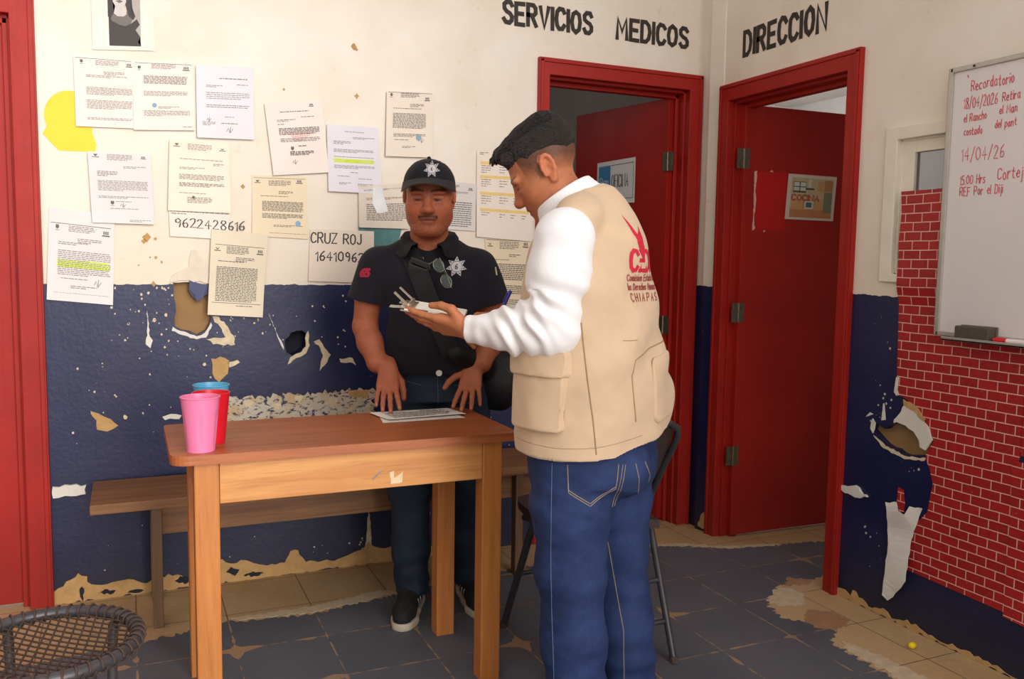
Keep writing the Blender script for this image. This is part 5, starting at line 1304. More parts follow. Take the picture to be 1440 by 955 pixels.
M_POLO = cloth_material('navy_black_polo_cloth', (24, 22, 32), .9, .12, 900, .15, .04)
M_POLO2 = cloth_material('black_collar_knit', (20, 19, 24), .9, .1, 900, .15, .03)
S = SDF((-.32, -.34, .84), (.44, .20, 1.46), .0032)
S.loft([(.885, .10, -.02, .185, .135), (.95, .10, -.035, .190, .145), (1.05, .098, -.055, .190, .145), (1.15, .085, -.07, .188, .135), (1.25, .07, -.075, .178, .120), (1.30, .064, -.072, .145, .10), (1.355, .062, -.07, .085, .075)], .02, n=2.5)
S.cone((-.09, -.072, 1.290), (.045, -.07, 1.362), .052, .060, .03); S.cone((.215, -.072, 1.288), (.08, -.07, 1.362), .052, .060, .03)
for a, b in ((Rsh, Rel), (Lsh, Lel)):
    a = np.array(a); b = np.array(b); d = b - a; sx = -1 if a[0] < 0 else 1
    S.cone(a + (0, 0, .005), a + d * .62 + (sx * .012, 0, 0), .070, .074, .03)
for a, b in ((Rsh, Rel), (Lsh, Lel)):      # square sleeve ends
    a = np.array(a); b = np.array(b); d = nrm(b - a); sx = -1 if a[0] < 0 else 1; c = a + (b - a) * .56; A = np.stack([np.cross(d, (0, 1, 0)), (0, 1, 0), d], 1)
    S.box(c + d * .08 + np.array([sx * .02, 0, 0]), (.10, .11, .08), A, .002, .002, 'sub')
S.loft([(.87, .10, -.02, .30, .30), (.905, .10, -.02, .30, .30)], .002, 'sub')
# neck opening and unbuttoned V
S.cone((.064, -.085, 1.47), (.064, -.14, 1.400), .060, .058, .006, 'sub'); S.cone((.064, -.15, 1.42), (.078, -.20, 1.335), .046, .014, .006, 'sub')
def polo_disp(V, N):
    d = .0022 * vnoise(V, 16, 3) + .0012 * vnoise(V * np.array([1, 1, .5]), 34, 4)
    fold = np.sin(26 * V[:, 2] + 22 * V[:, 0] + 3 * vnoise(V, 9, 5)); d += .0030 * fold * np.exp(-((V[:, 2] - .98) / .09) ** 2)
    return d
Vp, Qp = S.mesh(1, polo_disp); bp = bvh_of(Vp, Qp)
polo = quad_mesh('polo_shirt', Vp, Qp, M_POLO, of)
# collar: two turned-down leaves lying on the shirt
for sx in (-1, 1):
    rows_ = []
    for i in range(19):
        ph = math.radians(150 * i / 18); fr = (1 - math.cos(ph)) / 2
        top = np.array([.064 + sx * math.sin(ph) * .068, -.080 + math.cos(ph) * .070 - .022 * fr, 1.428 - .070 * fr])
        ro = .104 + .020 * max(0, (i - 13) / 5)
        q = np.array([.064 + sx * math.sin(ph) * ro, -.080 + math.cos(ph) * (ro - .01) - .03 * fr]); h = bp.ray_cast(Vector((q[0], q[1], 1.6)), Vector((0, 0, -1)))
        zb = h[0].z + .008 if h[0] is not None else 1.33; low = np.array([q[0], q[1], max(min(zb, 1.40 - .03 * fr), 1.318)])
        mid = top * .5 + low * .5 + np.array([sx * math.sin(ph) * .006, math.cos(ph) * .004 - .004 * fr, .010])
        rows_.append([tuple(top + (0, 0, -.012)), tuple(top), tuple(mid), tuple(low)])
    bm = bmesh.new(); slab(bm, rows_, (0, 0, -.004), Matrix.Identity(4)); local_obj('collar', bm, M_POLO2, polo, 1.0)
bm = bmesh.new(); seam(bm, bp, [(.068, -.6, 1.30), (.072, -.6, 1.17)], (0, 1, 0), .0014, 16); seam(bm, bp, [(.096, -.6, 1.32), (.098, -.6, 1.17), (.07, -.6, 1.165)], (0, 1, 0), .0012, 16); local_obj('placket_seam', bm, M_POLO2, polo, .8)
M_BUTTON = mottled('pale_button', (170, 160, 150), .4, .05, 9)
for z in (1.31,):
    h = bp.ray_cast(Vector((.048, -.6, z)), Vector((0, 1, 0)))
    bm = bmesh.new(); tube(bm, [h[0], h[0] + h[1] * .003], .0045, 10); local_obj('button', bm, M_BUTTON, polo)
# seven-pointed silver star badges
M_SILVER = mottled('embroidered_silver', (196, 192, 196), .6, .1, 160, bump=.3, bscale=400)
M_DKTHREAD = mottled('dark_thread', (60, 56, 64), .8, .1, 60)
def star_badge(bvh, o, U, W, D, R, parent, six=True):
    fn = projector(bvh, o, U, W, D)
    def star(Ro, Ri, n=7): return [((Ro if k % 2 == 0 else Ri) * math.sin(PI * k / n), (Ro if k % 2 == 0 else Ri) * math.cos(PI * k / n)) for k in range(2 * n)]
    def radial(bm, pts, lift):
        c = bm.verts.new(fn(0, 0, lift)); vs = []
        for (u, v) in pts:
            vs.append([bm.verts.new(fn(u * t, v * t, lift)) for t in (.34, .67, 1.0)])
        n = len(vs)
        for i in range(n):
            a, b = vs[i], vs[(i + 1) % n]; bm.faces.new((c, a[0], b[0]))
            for j in (0, 1): bm.faces.new((a[j], a[j + 1], b[j + 1], b[j]))
    bm = bmesh.new(); radial(bm, star(R, R * .56), .0022); b = local_obj('star_badge', bm, M_SILVER, parent, recalc=False)
    bm = bmesh.new()
    for k in range(7):
        a = 2 * PI * k / 7; s_, c_ = math.sin(a), math.cos(a)
        pts = [(.66 * R * s_ - .09 * R * c_, .66 * R * c_ + .09 * R * s_), (.86 * R * s_, .86 * R * c_), (.66 * R * s_ + .09 * R * c_, .66 * R * c_ - .09 * R * s_)]
        bm.faces.new([bm.verts.new(fn(u, v, .0030)) for u, v in pts])
    for rr in (.50,):
        for k in range(28):
            a, c = 2 * PI * k / 28, 2 * PI * (k + 1) / 28
            bm.faces.new([bm.verts.new(fn(q * R * math.sin(t), q * R * math.cos(t), .0030)) for q, t in ((rr, a), (rr + .05, a), (rr + .05, c), (rr, c))])
    if six: write(bm, '6', -.13 * R, -.22 * R, .44 * R, .085 * R, lambda u, v, w: fn(u, v, .0030), wid=.85)
    else: write(bm, '6', -.10 * R, -.18 * R, .36 * R, .07 * R, lambda u, v, w: fn(u, v, .0030), wid=.85)
    local_obj('badge_emblem', bm, M_DKTHREAD, b, recalc=False)
star_badge(bp, (.165, -.6, 1.283), (1, 0, 0), (0, 0, 1), (0, 1, 0), .036, polo)
M_REDPATCH = mottled('red_sleeve_embroidery', (150, 24, 52), .8, .2, 60)
fn = projector(bp, (-.150, -.6, 1.258), (1, 0, 0), (.15, 0, 1), (0, 1, 0))
bm = bmesh.new(); write(bm, '65', -.020, -.012, .024, .009, lambda u, v, w: fn(u, v, .002), wid=1.0, gap=.9); local_obj('sleeve_patch', bm, M_REDPATCH, polo, recalc=False)
fn = projector(bp, (.6, -.35, 1.27), (-.5, .8, 0), (0, 0, 1), (-.8, .6, 0))
for nm, u0, u1, c in (('flag_green', -.016, -.002, (80, 130, 62)), ('flag_white', -.002, .008, (214, 210, 200)), ('flag_red', .008, .018, (160, 40, 40))):
    bm = bmesh.new(); bm.faces.new([bm.verts.new(fn(u, v, .002)) for u, v in ((u0, -.014), (u1, -.014), (u1, .014), (u0, .014))]); local_obj('sleeve_flag', bm, mottled(nm, c, .8, .1, 30), polo, recalc=False)
# jeans
M_DJ = denim_material('dark_blue_jeans', (28, 38, 54), (38, 52, 68))
S = SDF((-.14, -.20, .05), (.36, .20, .95), .0036)
S.loft([(.80, .10, -.005, .165, .125), (.88, .10, -.01, .170, .120), (.925, .10, -.02, .168, .118)], .02, n=2.4)
S.chain([(.025, -.005, .84), (.0, -.03, .64), (-.008, -.045, .47), (-.002, -.045, .25), (.002, -.04, .085)], [.108, .092, .076, .066, .064], .03)
S.chain([(.178, -.005, .84), (.20, -.015, .64), (.208, -.01, .47), (.208, .03, .25), (.208, .07, .085)], [.108, .092, .076, .066, .064], .03)
S.plane((0, 0, .075), (0, 0, -1)); S.plane((0, 0, .93), (0, 0, 1))
def jean_disp(V, N): return .004 * vnoise(V * np.array([1, 1, 2.2]), 10, 7) + .0018 * vnoise(V * np.array([1, 1, 2]), 26, 8) + .004 * np.sin(60 * V[:, 2] + 6 * vnoise(V, 8, 9)) * np.exp(-((V[:, 2] - .14) / .07) ** 2)
Vj, Qj = S.mesh(1, jean_disp); jn = quad_mesh('jeans', Vj, Qj, M_DJ, of); bj = bvh_of(Vj, Qj)
bm = bmesh.new()
for pts in ([(.10, -.6, .92), (.102, -.6, .80)], [(-.05, -.6, .92), (-.02, -.6, .875), (.04, -.6, .862)], [(.25, -.6, .92), (.22, -.6, .875), (.16, -.6, .862)], [(-.06, -.6, .903), (.26, -.6, .903)]): seam(bm, bj, pts, (0, 1, 0), .0013, 12)
local_obj('stitching', bm, mottled('faded_thread', (84, 94, 104), .8, .1, 40), jn, .8)
# trainers
M_SHOE = mottled('black_trainer_suede', (26, 25, 28), .8, .2, 60); M_SOLE = mottled('off_white_sole', (196, 184, 164), .7, .08, 40); M_STRIPE = mottled('white_stripe', (214, 210, 204), .6, .05, 30)
def trainer(hx, hy, ang):
    c, s_ = math.cos(ang), math.sin(ang); R = np.array([[c, -s_, 0], [s_, c, 0], [0, 0, 1.0]]); o = np.array([hx, hy, 0])
    S = SDF((hx - .2, hy - .32, 0), (hx + .2, hy + .14, .16), .003); S.frame(R, o)
    S.chain([(0, .03, .055), (0, -.06, .060), (.0, -.16, .045), (.0, -.20, .040)], [.040, .042, .040, .034], .02); S.cone((0, .02, .08), (0, -.01, .115), .040, .038, .02); S.cone((0, -.03, .085), (0, -.10, .065), .030, .028, .02)
    S.frame(None); S.plane((0, 0, .022), (0, 0, -1)); Vs, Qs = S.mesh(1); sh = quad_mesh('trainer', Vs, Qs, M_SHOE, of); b = bvh_of(Vs, Qs)
    S = SDF((hx - .2, hy - .34, -.003), (hx + .2, hy + .14, .06), .003); S.frame(R, o)
    S.chain([(0, .035, .015), (0, -.07, .015), (.002, -.16, .015), (.002, -.20, .015)], [.042, .040, .046, .040], .02); S.frame(None); S.plane((0, 0, .028), (0, 0, 1)); S.plane((0, 0, .001), (0, 0, -1))
    Vs, Qs = S.mesh(1); quad_mesh('sole', Vs, Qs, M_SOLE, sh)
    for sx in (1, -1):
        for k in range(3):
            fn = projector(b, o + R @ np.array([sx * .2, -.055 - .022 * k, .0]), R @ np.array([0, 1.0, 0]), (0, 0, 1), R @ np.array([-sx, 0, 0]))
            bm = bmesh.new(); prev = None
            for j in range(6):
                v = .034 + .038 * j / 5; a = fn(-.004 - .008 * j / 5, v, .0015); c2 = fn(.005 - .008 * j / 5, v, .0015); cur = (bm.verts.new(a), bm.verts.new(c2))
                if prev: bm.faces.new((prev[0], prev[1], cur[1], cur[0]))
                prev = cur
            local_obj('side_stripe', bm, M_STRIPE, sh)
    bm = bmesh.new()
    for k in range(5):
        z0 = -.025 - .018 * k; fn = projector(b, o + R @ np.array([0, z0, .3]), R @ np.array([1.0, 0, 0]), R @ np.array([0, 1.0, 0]), (0, 0, -1))
        tube(bm, [fn(-.022 + .011 * j, .004 * (j % 2), .002) for j in range(5)], .0022, 6)
    local_obj('laces', bm, M_SHOE, sh, .8)
trainer(.0, -.005, math.radians(-4)); trainer(.205, .10, math.radians(16))
# cap
M_CAP = cloth_material('black_cap_twill', (24, 23, 30), .85, .1, 900, .15, .03); M_BRIM = cloth_material('grey_black_brim_twill', (42, 40, 44), .85, .1, 900, .15, .03)
S = SDF((-.10, -.34, 1.48), (.24, .02, 1.70), .0024); S.frame(RO, HO)
S.ell(np.array((0, -.008, .040)) * HS, np.array((.085, .106, .085)) * HS, None, .004)
S.ell(np.array((0, .045, .070)) * HS, np.array((.055, .050, .046)) * HS, None, .03)
S.frame(None); pc = HO + RO @ np.array([0, .0, .034]); nn = RO @ np.array([0, .34, -1.0]); S.plane(pc, nn, .004)
S.frame(RO, HO); S.ell(np.array((0, -.008, .040)) * HS, np.array((.079, .100, .086)) * HS, None, .002, 'sub'); S.frame(None)
Vh, Qh = S.mesh(1); cap = quad_mesh('cap', Vh, Qh, M_CAP, of); bc = bvh_of(Vh, Qh)
bm = bmesh.new(); rowsT = []
for j in range(9):
    t = j / 8; row = []
    for i in range(25):
        a = math.radians(-72 + 144 * i / 24); sx, cy_ = math.sin(a), math.cos(a)
        x = sx * (.088 + .004 * t); y = .098 * cy_ - .006 + t * .070 * max(0, cy_) ** .8
        z = .064 - .010 * t - .036 * abs(sx) ** 2.2 * (.6 + .4 * t) + .006 * (1 - t)
        row.append(tuple(HO + RO @ (np.array((x, y, z)) * HS)))
    rowsT.append(row)
slab(bm, rowsT, tuple(RO @ np.array((0, 0, -.004))), Matrix.Identity(4)); local_obj('brim', bm, M_BRIM, cap, .9)
bm = bmesh.new(); tp = HO + RO @ (np.array((0, -.008, .125)) * HS); bmesh.ops.create_uvsphere(bm, u_segments=12, v_segments=8, radius=.007, matrix=Matrix.Translation(Vector(tp))); local_obj('top_button', bm, M_CAP, cap, .9)
bm = bmesh.new()
for a in (0, 55, -55, 110, -110, 180):
    P = []
    for j in range(10):
        e = math.radians(8 + 80 * j / 9); aa = math.radians(a)
        d = RO @ np.array((math.sin(aa) * math.cos(e), math.cos(aa) * math.cos(e), math.sin(e))); c0 = HO + RO @ (np.array((0, -.008, .04)) * HS)
        h = bc.ray_cast(Vector(c0 + d * .3), Vector(-d))
        if h[0] is not None: P.append(h[0])
    if len(P) > 2: tube(bm, P, .0013, 5)
local_obj('panel_seam', bm, M_BRIM, cap, .8)
bo = HO + RO @ (np.array((-.014, .3, .093)) * HS)
star_badge(bc, bo, RO[:, 0] * (1 if RO[0, 0] > 0 else -1), RO[:, 2], -RO[:, 1], .027, cap, False)
# strap bag worn across the body
bag = thing('sling_bag', 'black sling bag on a wide strap across the chest of the officer in the cap', 'bag', (-1.40, -.66, .80), RZ)
OFM = of.matrix_world.copy(); bag_inv = bag.matrix_world.inverted()
M_NYLON = cloth_material('black_nylon_webbing', (20, 20, 22), .6, .15, 500, .2, .0); M_BUCKLE = mottled('black_plastic_buckle', (38, 40, 42), .35, .08, 20)
def to_bag(o):
    o.parent = bag; o.matrix_parent_inverse = bag_inv @ OFM; return o
def strap(pts, wd, D, lift=.004):
    """ribbon lying on the shirt: centre line cast along D"""
    bm = bmesh.new(); rows_ = []; P = []
    for a, b in zip(pts, pts[1:]):
        for k in range(8): P.append(Vector(a).lerp(Vector(b), k / 8))
    P.append(Vector(pts[-1]))
    for i, p in enumerate(P):
        t = (P[min(i + 1, len(P) - 1)] - P[max(i - 1, 0)]).normalized(); s_ = Vector(D).cross(t).normalized(); row = []
        for j in range(5):
            q = p + s_ * wd * (j / 4 - .5); h = bp.ray_cast(q, Vector(D)); row.append((h[0] + h[1] * lift) if h[0] is not None else None)
        if all(r is not None for r in row): rows_.append([tuple(r) for r in row])
    slab(bm, rows_, (0, -.004, 0), Matrix.Identity(4)); return bm
o = to_bag(local_obj('strap', strap([(-.03, -.6, 1.352), (.0, -.6, 1.33), (.035, -.6, 1.27), (.075, -.6, 1.17), (.115, -.6, 1.07), (.155, -.6, .98)], .066, (0, 1, 0)), M_NYLON, None, .9))
h = bp.ray_cast(Vector((.038, -.6, 1.285)), Vector((0, 1, 0)))
bm = bmesh.new(); A = Matrix.Translation(h[0] + Vector((0, -.013, 0))) @ Matrix.Rotation(math.radians(20), 4, 'Y') @ Matrix.Rotation(math.radians(12), 4, 'X')
box(bm, -.034, .034, -.005, .005, .002, .022, .003, A); box(bm, -.032, .032, -.006, .006, -.026, -.002, .003, A); box(bm, -.036, -.026, -.004, .004, -.012, .012, .002, A); box(bm, .026, .036, -.004, .004, -.012, .012, .002, A)
to_bag(local_obj('buckle', bm, M_BUCKLE, None))
S = SDF((.10, -.34, .72), (.46, .12, 1.05), .003)
S.box((.310, .02, .870), (.080, .070, .110), np.array([[math.cos(.3), 0, math.sin(.3)], [0, 1, 0], [-math.sin(.3), 0, math.cos(.3)]]), .05, .01); S.ell((.30, -.02, .85), (.085, .06, .085), None, .03); S.cone((.165, -.185, .985), (.25, -.08, .93), .032, .05, .03)
Vb, Qb = S.mesh(2, lambda V, N: .003 * vnoise(V, 22, 4)); bb = bvh_of(Vb, Qb); to_bag(quad_mesh('bag_body', Vb, Qb, M_NYLON, None))
bm = bmesh.new(); seam(bm, bb, [(.22, -.5, .93), (.30, -.5, .95), (.36, -.5, .90)], (0, 1, 0), .0022, 10); to_bag(local_obj('zip', bm, M_BUCKLE, None, .8))
bm = bmesh.new(); h = bp.ray_cast(Vector((.108, -.5, .912)), Vector((0, 1, 0))); p = h[0] if h[0] is not None else Vector((.108, -.18, .912)); tube(bm, [p, p + Vector((0, -.004, 0))], .011, 14); to_bag(local_obj('snap', bm, mottled('pale_metal_snap', (176, 172, 160), .35, .05, 20, metal=.7), None))
# reading glasses hooked into the placket
gl = thing('eyeglasses', 'wire eyeglasses hanging from the open collar of the navy polo', 'glasses', (-1.45, -.70, 1.25), RZ)
gi = gl.matrix_world.inverted()
def to_gl(o): o.parent = gl; o.matrix_parent_inverse = gi @ OFM; return o
M_WIRE = mottled('glasses_wire', (150, 156, 150), .25, .05, 20, metal=.9); tg = NT('glasses_lens'); tg.fin((.75, .9, .8, 1), .03); tg.b.inputs['Transmission Weight'].default_value = .95; tg.b.inputs['IOR'].default_value = 1.2
gc = Vector((.125, -.255, 1.262)); G_ = Matrix.Translation(gc) @ Matrix.Rotation(math.radians(62), 4, 'Y') @ Matrix.Rotation(math.radians(-18), 4, 'Z')
for sx in (-1, 1):
    ring = [G_ @ Vector((sx * .031 + .025 * math.cos(a) * (1 if abs(math.cos(a)) < .9 else .97), 0, .0165 * math.sin(a) * (1.1 if math.sin(a) < 0 else .95))) for a in [2 * PI * k / 28 for k in range(28)]]
    bm = bmesh.new(); tube(bm, ring, .0013, 6, closed=True); fr_ = to_gl(local_obj('rim', bm, M_WIRE, None, .8))
    bm = bmesh.new(); bm.faces.new([bm.verts.new(q) for q in ring]); ext = bmesh.ops.extrude_face_region(bm, geom=list(bm.faces)); bmesh.ops.translate(bm, vec=(0, -.0012, 0), verts=[v for v in ext['geom'] if isinstance(v, bmesh.types.BMVert)]); to_gl(local_obj('lens', bm, tg.m, None))
bm = bmesh.new(); tube(bm, [G_ @ Vector(q) for q in ((-.008, 0, .004), (0, -.004, .008), (.008, 0, .004))], .0013, 6); to_gl(local_obj('bridge', bm, M_WIRE, None, .8))
bm = bmesh.new(); tube(bm, [G_ @ Vector((-.056, 0, .004)), G_ @ Vector((-.058, .012, .004)), Vector((.075, -.21, 1.292)), Vector((.082, -.17, 1.235))], .0016, 6); to_gl(local_obj('temple', bm, M_WIRE, None, .8))
bm = bmesh.new(); tube(bm, [G_ @ Vector((.056, 0, .004)), G_ @ Vector((.058, .010, .004)), G_ @ Vector((.0, .016, .010)), G_ @ Vector((-.06, .018, .012))], .0016, 6); to_gl(local_obj('temple', bm, M_WIRE, None, .8))
# ------------------------------------------------------------------ the man in the beige vest
vm = person('person in beige vest, white shirt and blue jeans standing at the table with a clipboard', (-1.424, -1.524, 0))
AL = math.radians(38); FV = np.array([-math.cos(AL), math.sin(AL), 0]); LV = np.array([-math.sin(AL), -math.cos(AL), 0]); RV = -LV     # facing, his left, his right
SKIN_V = LINC((178, 112, 78)); SKIN_H = LINC((200, 136, 98))
pit = math.radians(34)
fh = np.array([-math.cos(pit) * .985, .12, -math.sin(pit)]); RH = head_frame(fh, (-math.sin(pit), 0, math.cos(pit))); HV = np.array([-.128, .032, 1.548]); HVS = 1.0
lat = tuple(RV[:2])
def T(z, a, b, c, d): return (z, a, b, c, d)
Lsh = np.array([-.085, -.145, 1.375]); Lel = np.array([-.118, -.165, 1.150]); Lwr = np.array([-.325, -.055, 1.128])
Rsh2 = np.array([.095, .165, 1.375]); Rel2 = np.array([-.02, .22, 1.15]); Rwr2 = np.array([-.235, .125, 1.145])
S = SDF((-.52, -.32, .0), (.30, .34, 1.72), .0027)
head(S, RH, HV, HVS, round_=.35)
# hair is close-cropped on the sides: the skull only; neck
S.chain([(-.105, .03, 1.50), (-.045, .012, 1.44), (-.03, .01, 1.36)], [.060, .062, .075], .03)
S.loft([(.84, .0, .0, .13, .10), (1.0, -.01, .0, .13, .09), (1.2, -.015, .0, .14, .10), (1.36, -.02, .005, .13, .08)], .03, lat=lat)
for h_, k_, a_ in (((-.055, -.07, .86), (-.055, -.075, .48), (-.03, -.075, .08)), ((.055, .07, .86), (.07, .075, .48), (.14, .075, .08))):
    S.chain([h_, k_, a_, (a_[0], a_[1], .045)], [.08, .052, .038, .036], .02); a_ = np.array([a_[0], a_[1], .045]); S.cone(a_, a_ + FV * .13 - (0, 0, .015), .036, .03, .02)
S.chain([Lsh, Lel, Lwr], [.050, .042, .029], .015); S.chain([Rsh2 - RV * .01, Rel2, Rwr2], [.040, .038, .028], .015)
# left hand: palm up under the clipboard, thumb pressed on top
tl = hand(S, Lwr, (-.93, .34, .12), (-.10, -.62, -.78), 1, [(2, 6, 4), (4, 8, 6), (6, 10, 8), (10, 14, 10)], [(.55, .66, -.30), (.92, .05, -.16), (1.0, -.10, .10)], .98, (6, 1, -4, -9))
# right hand around the pen
tr = hand(S, Rwr2, (-.90, -.34, -.05), (.10, .45, .85), -1, [(38, 40, 20), (48, 50, 25), (58, 60, 30), (66, 62, 30)], [(.7, .5, -.4), (.9, .1, -.35), (.9, -.25, -.3)], .98)
print('V TIPS L', [tuple(round(float(v), 3) for v in p) for p in tl]); print('V TIPS R', [tuple(round(float(v), 3) for v in p) for p in tr])
V, Q = S.mesh(1); del S
C = np.tile(SKIN_V, (len(V), 1)); n = vnoise(V, 28, 2)[:, None]; C = C * (1 + .09 * n)
L, put = head_tone(V, RH, HV, HVS, SKIN_V, C, LINC((168, 92, 76)), LINC((30, 22, 20)), stub=.05, mous=.12, hairc=LINC((60, 44, 38)), open_=-.15)
# shaved fade around ears and nape
sp = vnoise(V, 420, 8) * .5 + .5; lowf = vnoise(V, 40, 3)
hz = L[:, 2] - (.012 + .30 * np.clip(L[:, 1] + .035, 0, 1)) ; back = L[:, 1] < .052
fade = np.clip((L[:, 2] + .030 - .55 * np.clip(L[:, 1] - .02, 0, 1) + .50 * np.clip(-.055 - L[:, 1], -.02, .05) + .006 * lowf) / .050, 0, 1) * back * (L[:, 2] > -.06) * (np.linalg.norm(L, axis=1) < .16)
ear = (np.abs(L[:, 0]) > .0750) & (np.hypot((L[:, 1] + .012) * 1.5, L[:, 2] - .001) < .0385)
put(fade * (~ear) * (.75 + .25 * sp), LINC((58, 44, 38)), .92)
put((np.abs(L[:, 0]) > .06) * (L[:, 1] > .005) * (L[:, 1] < .022) * (L[:, 2] < .02) * (L[:, 2] > -.012), LINC((84, 60, 48)), .45)
put(ear * 1.0, LINC((206, 124, 92)), .5)
quad_mesh('body', V, Q, M_SKIN, vm, C)
# hair: longer on top, combed forward into a raised front
t = NT('black_hair'); p = t.n('ShaderNodeTexCoord').outputs['Object']; q = t.scaled(p, (150, 260, 260)); n1 = t.noise(q, 1.0, 4, .6, .8); t.bump(n1, 1.0, .008)
M_HAIR = t.fin(t.mix(t.step(n1, .35, .7), lin((18, 16, 15)), lin((50, 44, 40))), .42)
S = SDF((-.34, -.16, 1.50), (.06, .22, 1.76), .0024); S.frame(RH, HV)
S.ell((0, -.014, .050), (.078, .100, .086), None, .004)
S.ell((0, -.055, .086), (.060, .054, .052), None, .025); S.ell((0, .030, .094), (.056, .055, .034), None, .02)
S.cone((-.034, .072, .091), (.034, .072, .093), .0215, .0215, .015); S.cone((-.028, .080, .103), (.024, .080, .105), .013, .013, .012)
S.frame(None)
S.frame(RH, HV)
# cut away face and the shaved sides
S.box((0, .10, -.02), (.12, .085, .066), np.array([[1, 0, 0], [0, math.cos(-.12), -math.sin(-.12)], [0, math.sin(-.12), math.cos(-.12)]]), .02, .012, 'sub')
for sx in (-1, 1):
    S.ell((sx * .100, -.030, -.012), (.052, .15, .070), None, .010, 'sub')
S.box((0, -.09, -.055), (.12, .07, .075), None, .03, .012, 'sub')
S.frame(None)
def hair_disp(V, N):
    l = (V - HV) @ RH; strand = vnoise(l * np.array([300, 34, 60]), 1.0, 4); return .0022 * strand + .0035 * vnoise(l * np.array([60, 22, 30]), 1.0, 6) * (l[:, 1] > -.02)
Vh, Qh = S.mesh(1, hair_disp); quad_mesh('hair', Vh, Qh, M_HAIR, vm)
bm = bmesh.new(); rhh = random.Random(6); bh = bvh_of(Vh, Qh)
for k in range(900):          # loose locks over the crown
    x0 = rhh.uniform(-.055, .055); y0 = rhh.uniform(-.09, .085); ln = rhh.uniform(.025, .06); P = []
    for j in range(5):
        y = y0 + ln * j / 4; d = HV + RH @ np.array((x0 + .006 * math.sin(j + k), y, .25)); h = bh.ray_cast(Vector(d), Vector(-RH[:, 2]))
        if h[0] is not None and (not P or (h[0] - P[-1]).length < .03): P.append(h[0] + h[1] * (.0008 + .0022 * j / 4))
    if len(P) > 2: tube(bm, P, [.0017 * (1 - .18 * j) for j in range(len(P))], 5)
for k in range(46):          # raised front
    x0 = -.046 + .092 * k / 45; y0 = .070 + rhh.uniform(-.012, .012); P = []
    for j in range(5):
        t_ = j / 4; P.append(Vector(HV + RH @ np.array((x0 * (1 + .12 * t_) + rhh.uniform(-.003, .003), y0 + .034 * t_, .108 + rhh.uniform(-.004, .004) + .012 * t_ - .026 * t_ * t_))))
    tube(bm, P, [.0055, .0055, .0046, .0034, .0014], 6)
local_obj('hair_locks', bm, M_HAIR, vm, 1.2)

# white shirt: sleeves, yoke and collar
M_SHIRT = cloth_material('white_shirt_cloth', (238, 238, 242), .8, .03, 800, .1)
S = SDF((-.36, -.33, 1.02), (.22, .34, 1.56), .003)
S.chain([Lsh + (-.004, -.012, -.008), (-.100, -.160, 1.27), Lel + (-.0, 0, 0)], [.076, .075, .068], .03)
S.chain([Lel, (-.20, -.122, 1.135), (-.275, -.083, 1.130)], [.068, .058, .046], .03); S.cone((-.262, -.090, 1.131), (-.322, -.058, 1.128), .040, .036, .008)
S.ell(Lel + np.array((.0, -.0, -.02)), (.070, .060, .055), None, .03)
S.chain([Rsh2 + FV * .015 - RV * .006, Rel2, (-.17, .155, 1.145)], [.066, .064, .05], .03); S.cone((-.16, .158, 1.145), (-.225, .130, 1.145), .040, .037, .01)
S.loft([(1.15, -.015, .0, .14, .10), (1.36, -.02, .005, .13, .085), (1.42, -.03, .008, .08, .07)], .03, lat=lat)
S.plane(Lwr + (-.0, 0, 0), nrm((-.95, .46, .0)), .003)
def shirt_disp(V, N):
    d = .0016 * vnoise(V, 26, 3) + .003 * vnoise(V, 11, 5)
    a = (V[:, 0] + .20) ; m = np.exp(-((V[:, 0] + .195) / .06) ** 2) * (V[:, 2] < 1.24) * (V[:, 1] < .05)
    d += m * .0060 * np.sin(150 * (V[:, 0] + .5 * (V[:, 2] - 1.13)) + 2.2 * vnoise(V, 12, 9))
    u = np.exp(-((V[:, 2] - 1.20) / .06) ** 2) * (V[:, 1] < -.05); d += u * .0045 * np.sin(110 * (V[:, 2] + .55 * V[:, 0]) + 2.0 * vnoise(V, 10, 11))
    return d
Vs, Qs = S.mesh(2, shirt_disp); shirt = quad_mesh('shirt', Vs, Qs, M_SHIRT, vm)
S = SDF((-.20, -.14, 1.34), (.08, .16, 1.60), .0024)
cn = nrm((-.56, .12, .82)); cu = nrm(np.cross(cn, (0, 1, 0))); cv = np.cross(cn, cu); cc = np.array([-.062, .012, 1.455])
for j in range(48):
    a0, a1 = 2 * PI * j / 48, 2 * PI * (j + 1) / 48
    if j in (23, 24): continue
    for tt, rr, th in ((-.022, .094, .0054), (-.010, .092, .0054), (.002, .090, .0054), (.013, .086, .0054), (.024, .082, .0054), (.034, .079, .005)):
        p = lambda a: cc + cn * tt + (cu * math.cos(a) * 1.0 + cv * math.sin(a) * .92) * rr
        S.cone(p(a0), p(a1), th, th, .006)
for s_ in (-1, 1):
    p = cc + cn * (-.012) + (cu * math.cos(PI + s_ * .25) + cv * .92 * math.sin(PI + s_ * .25)) * .088
    S.chain([p, p + np.array((-.016, .008 * s_, -.045))], [.010, .005], .012)
Vc, Qc = S.mesh(8); quad_mesh('collar', Vc, Qc, M_SHIRT, shirt)

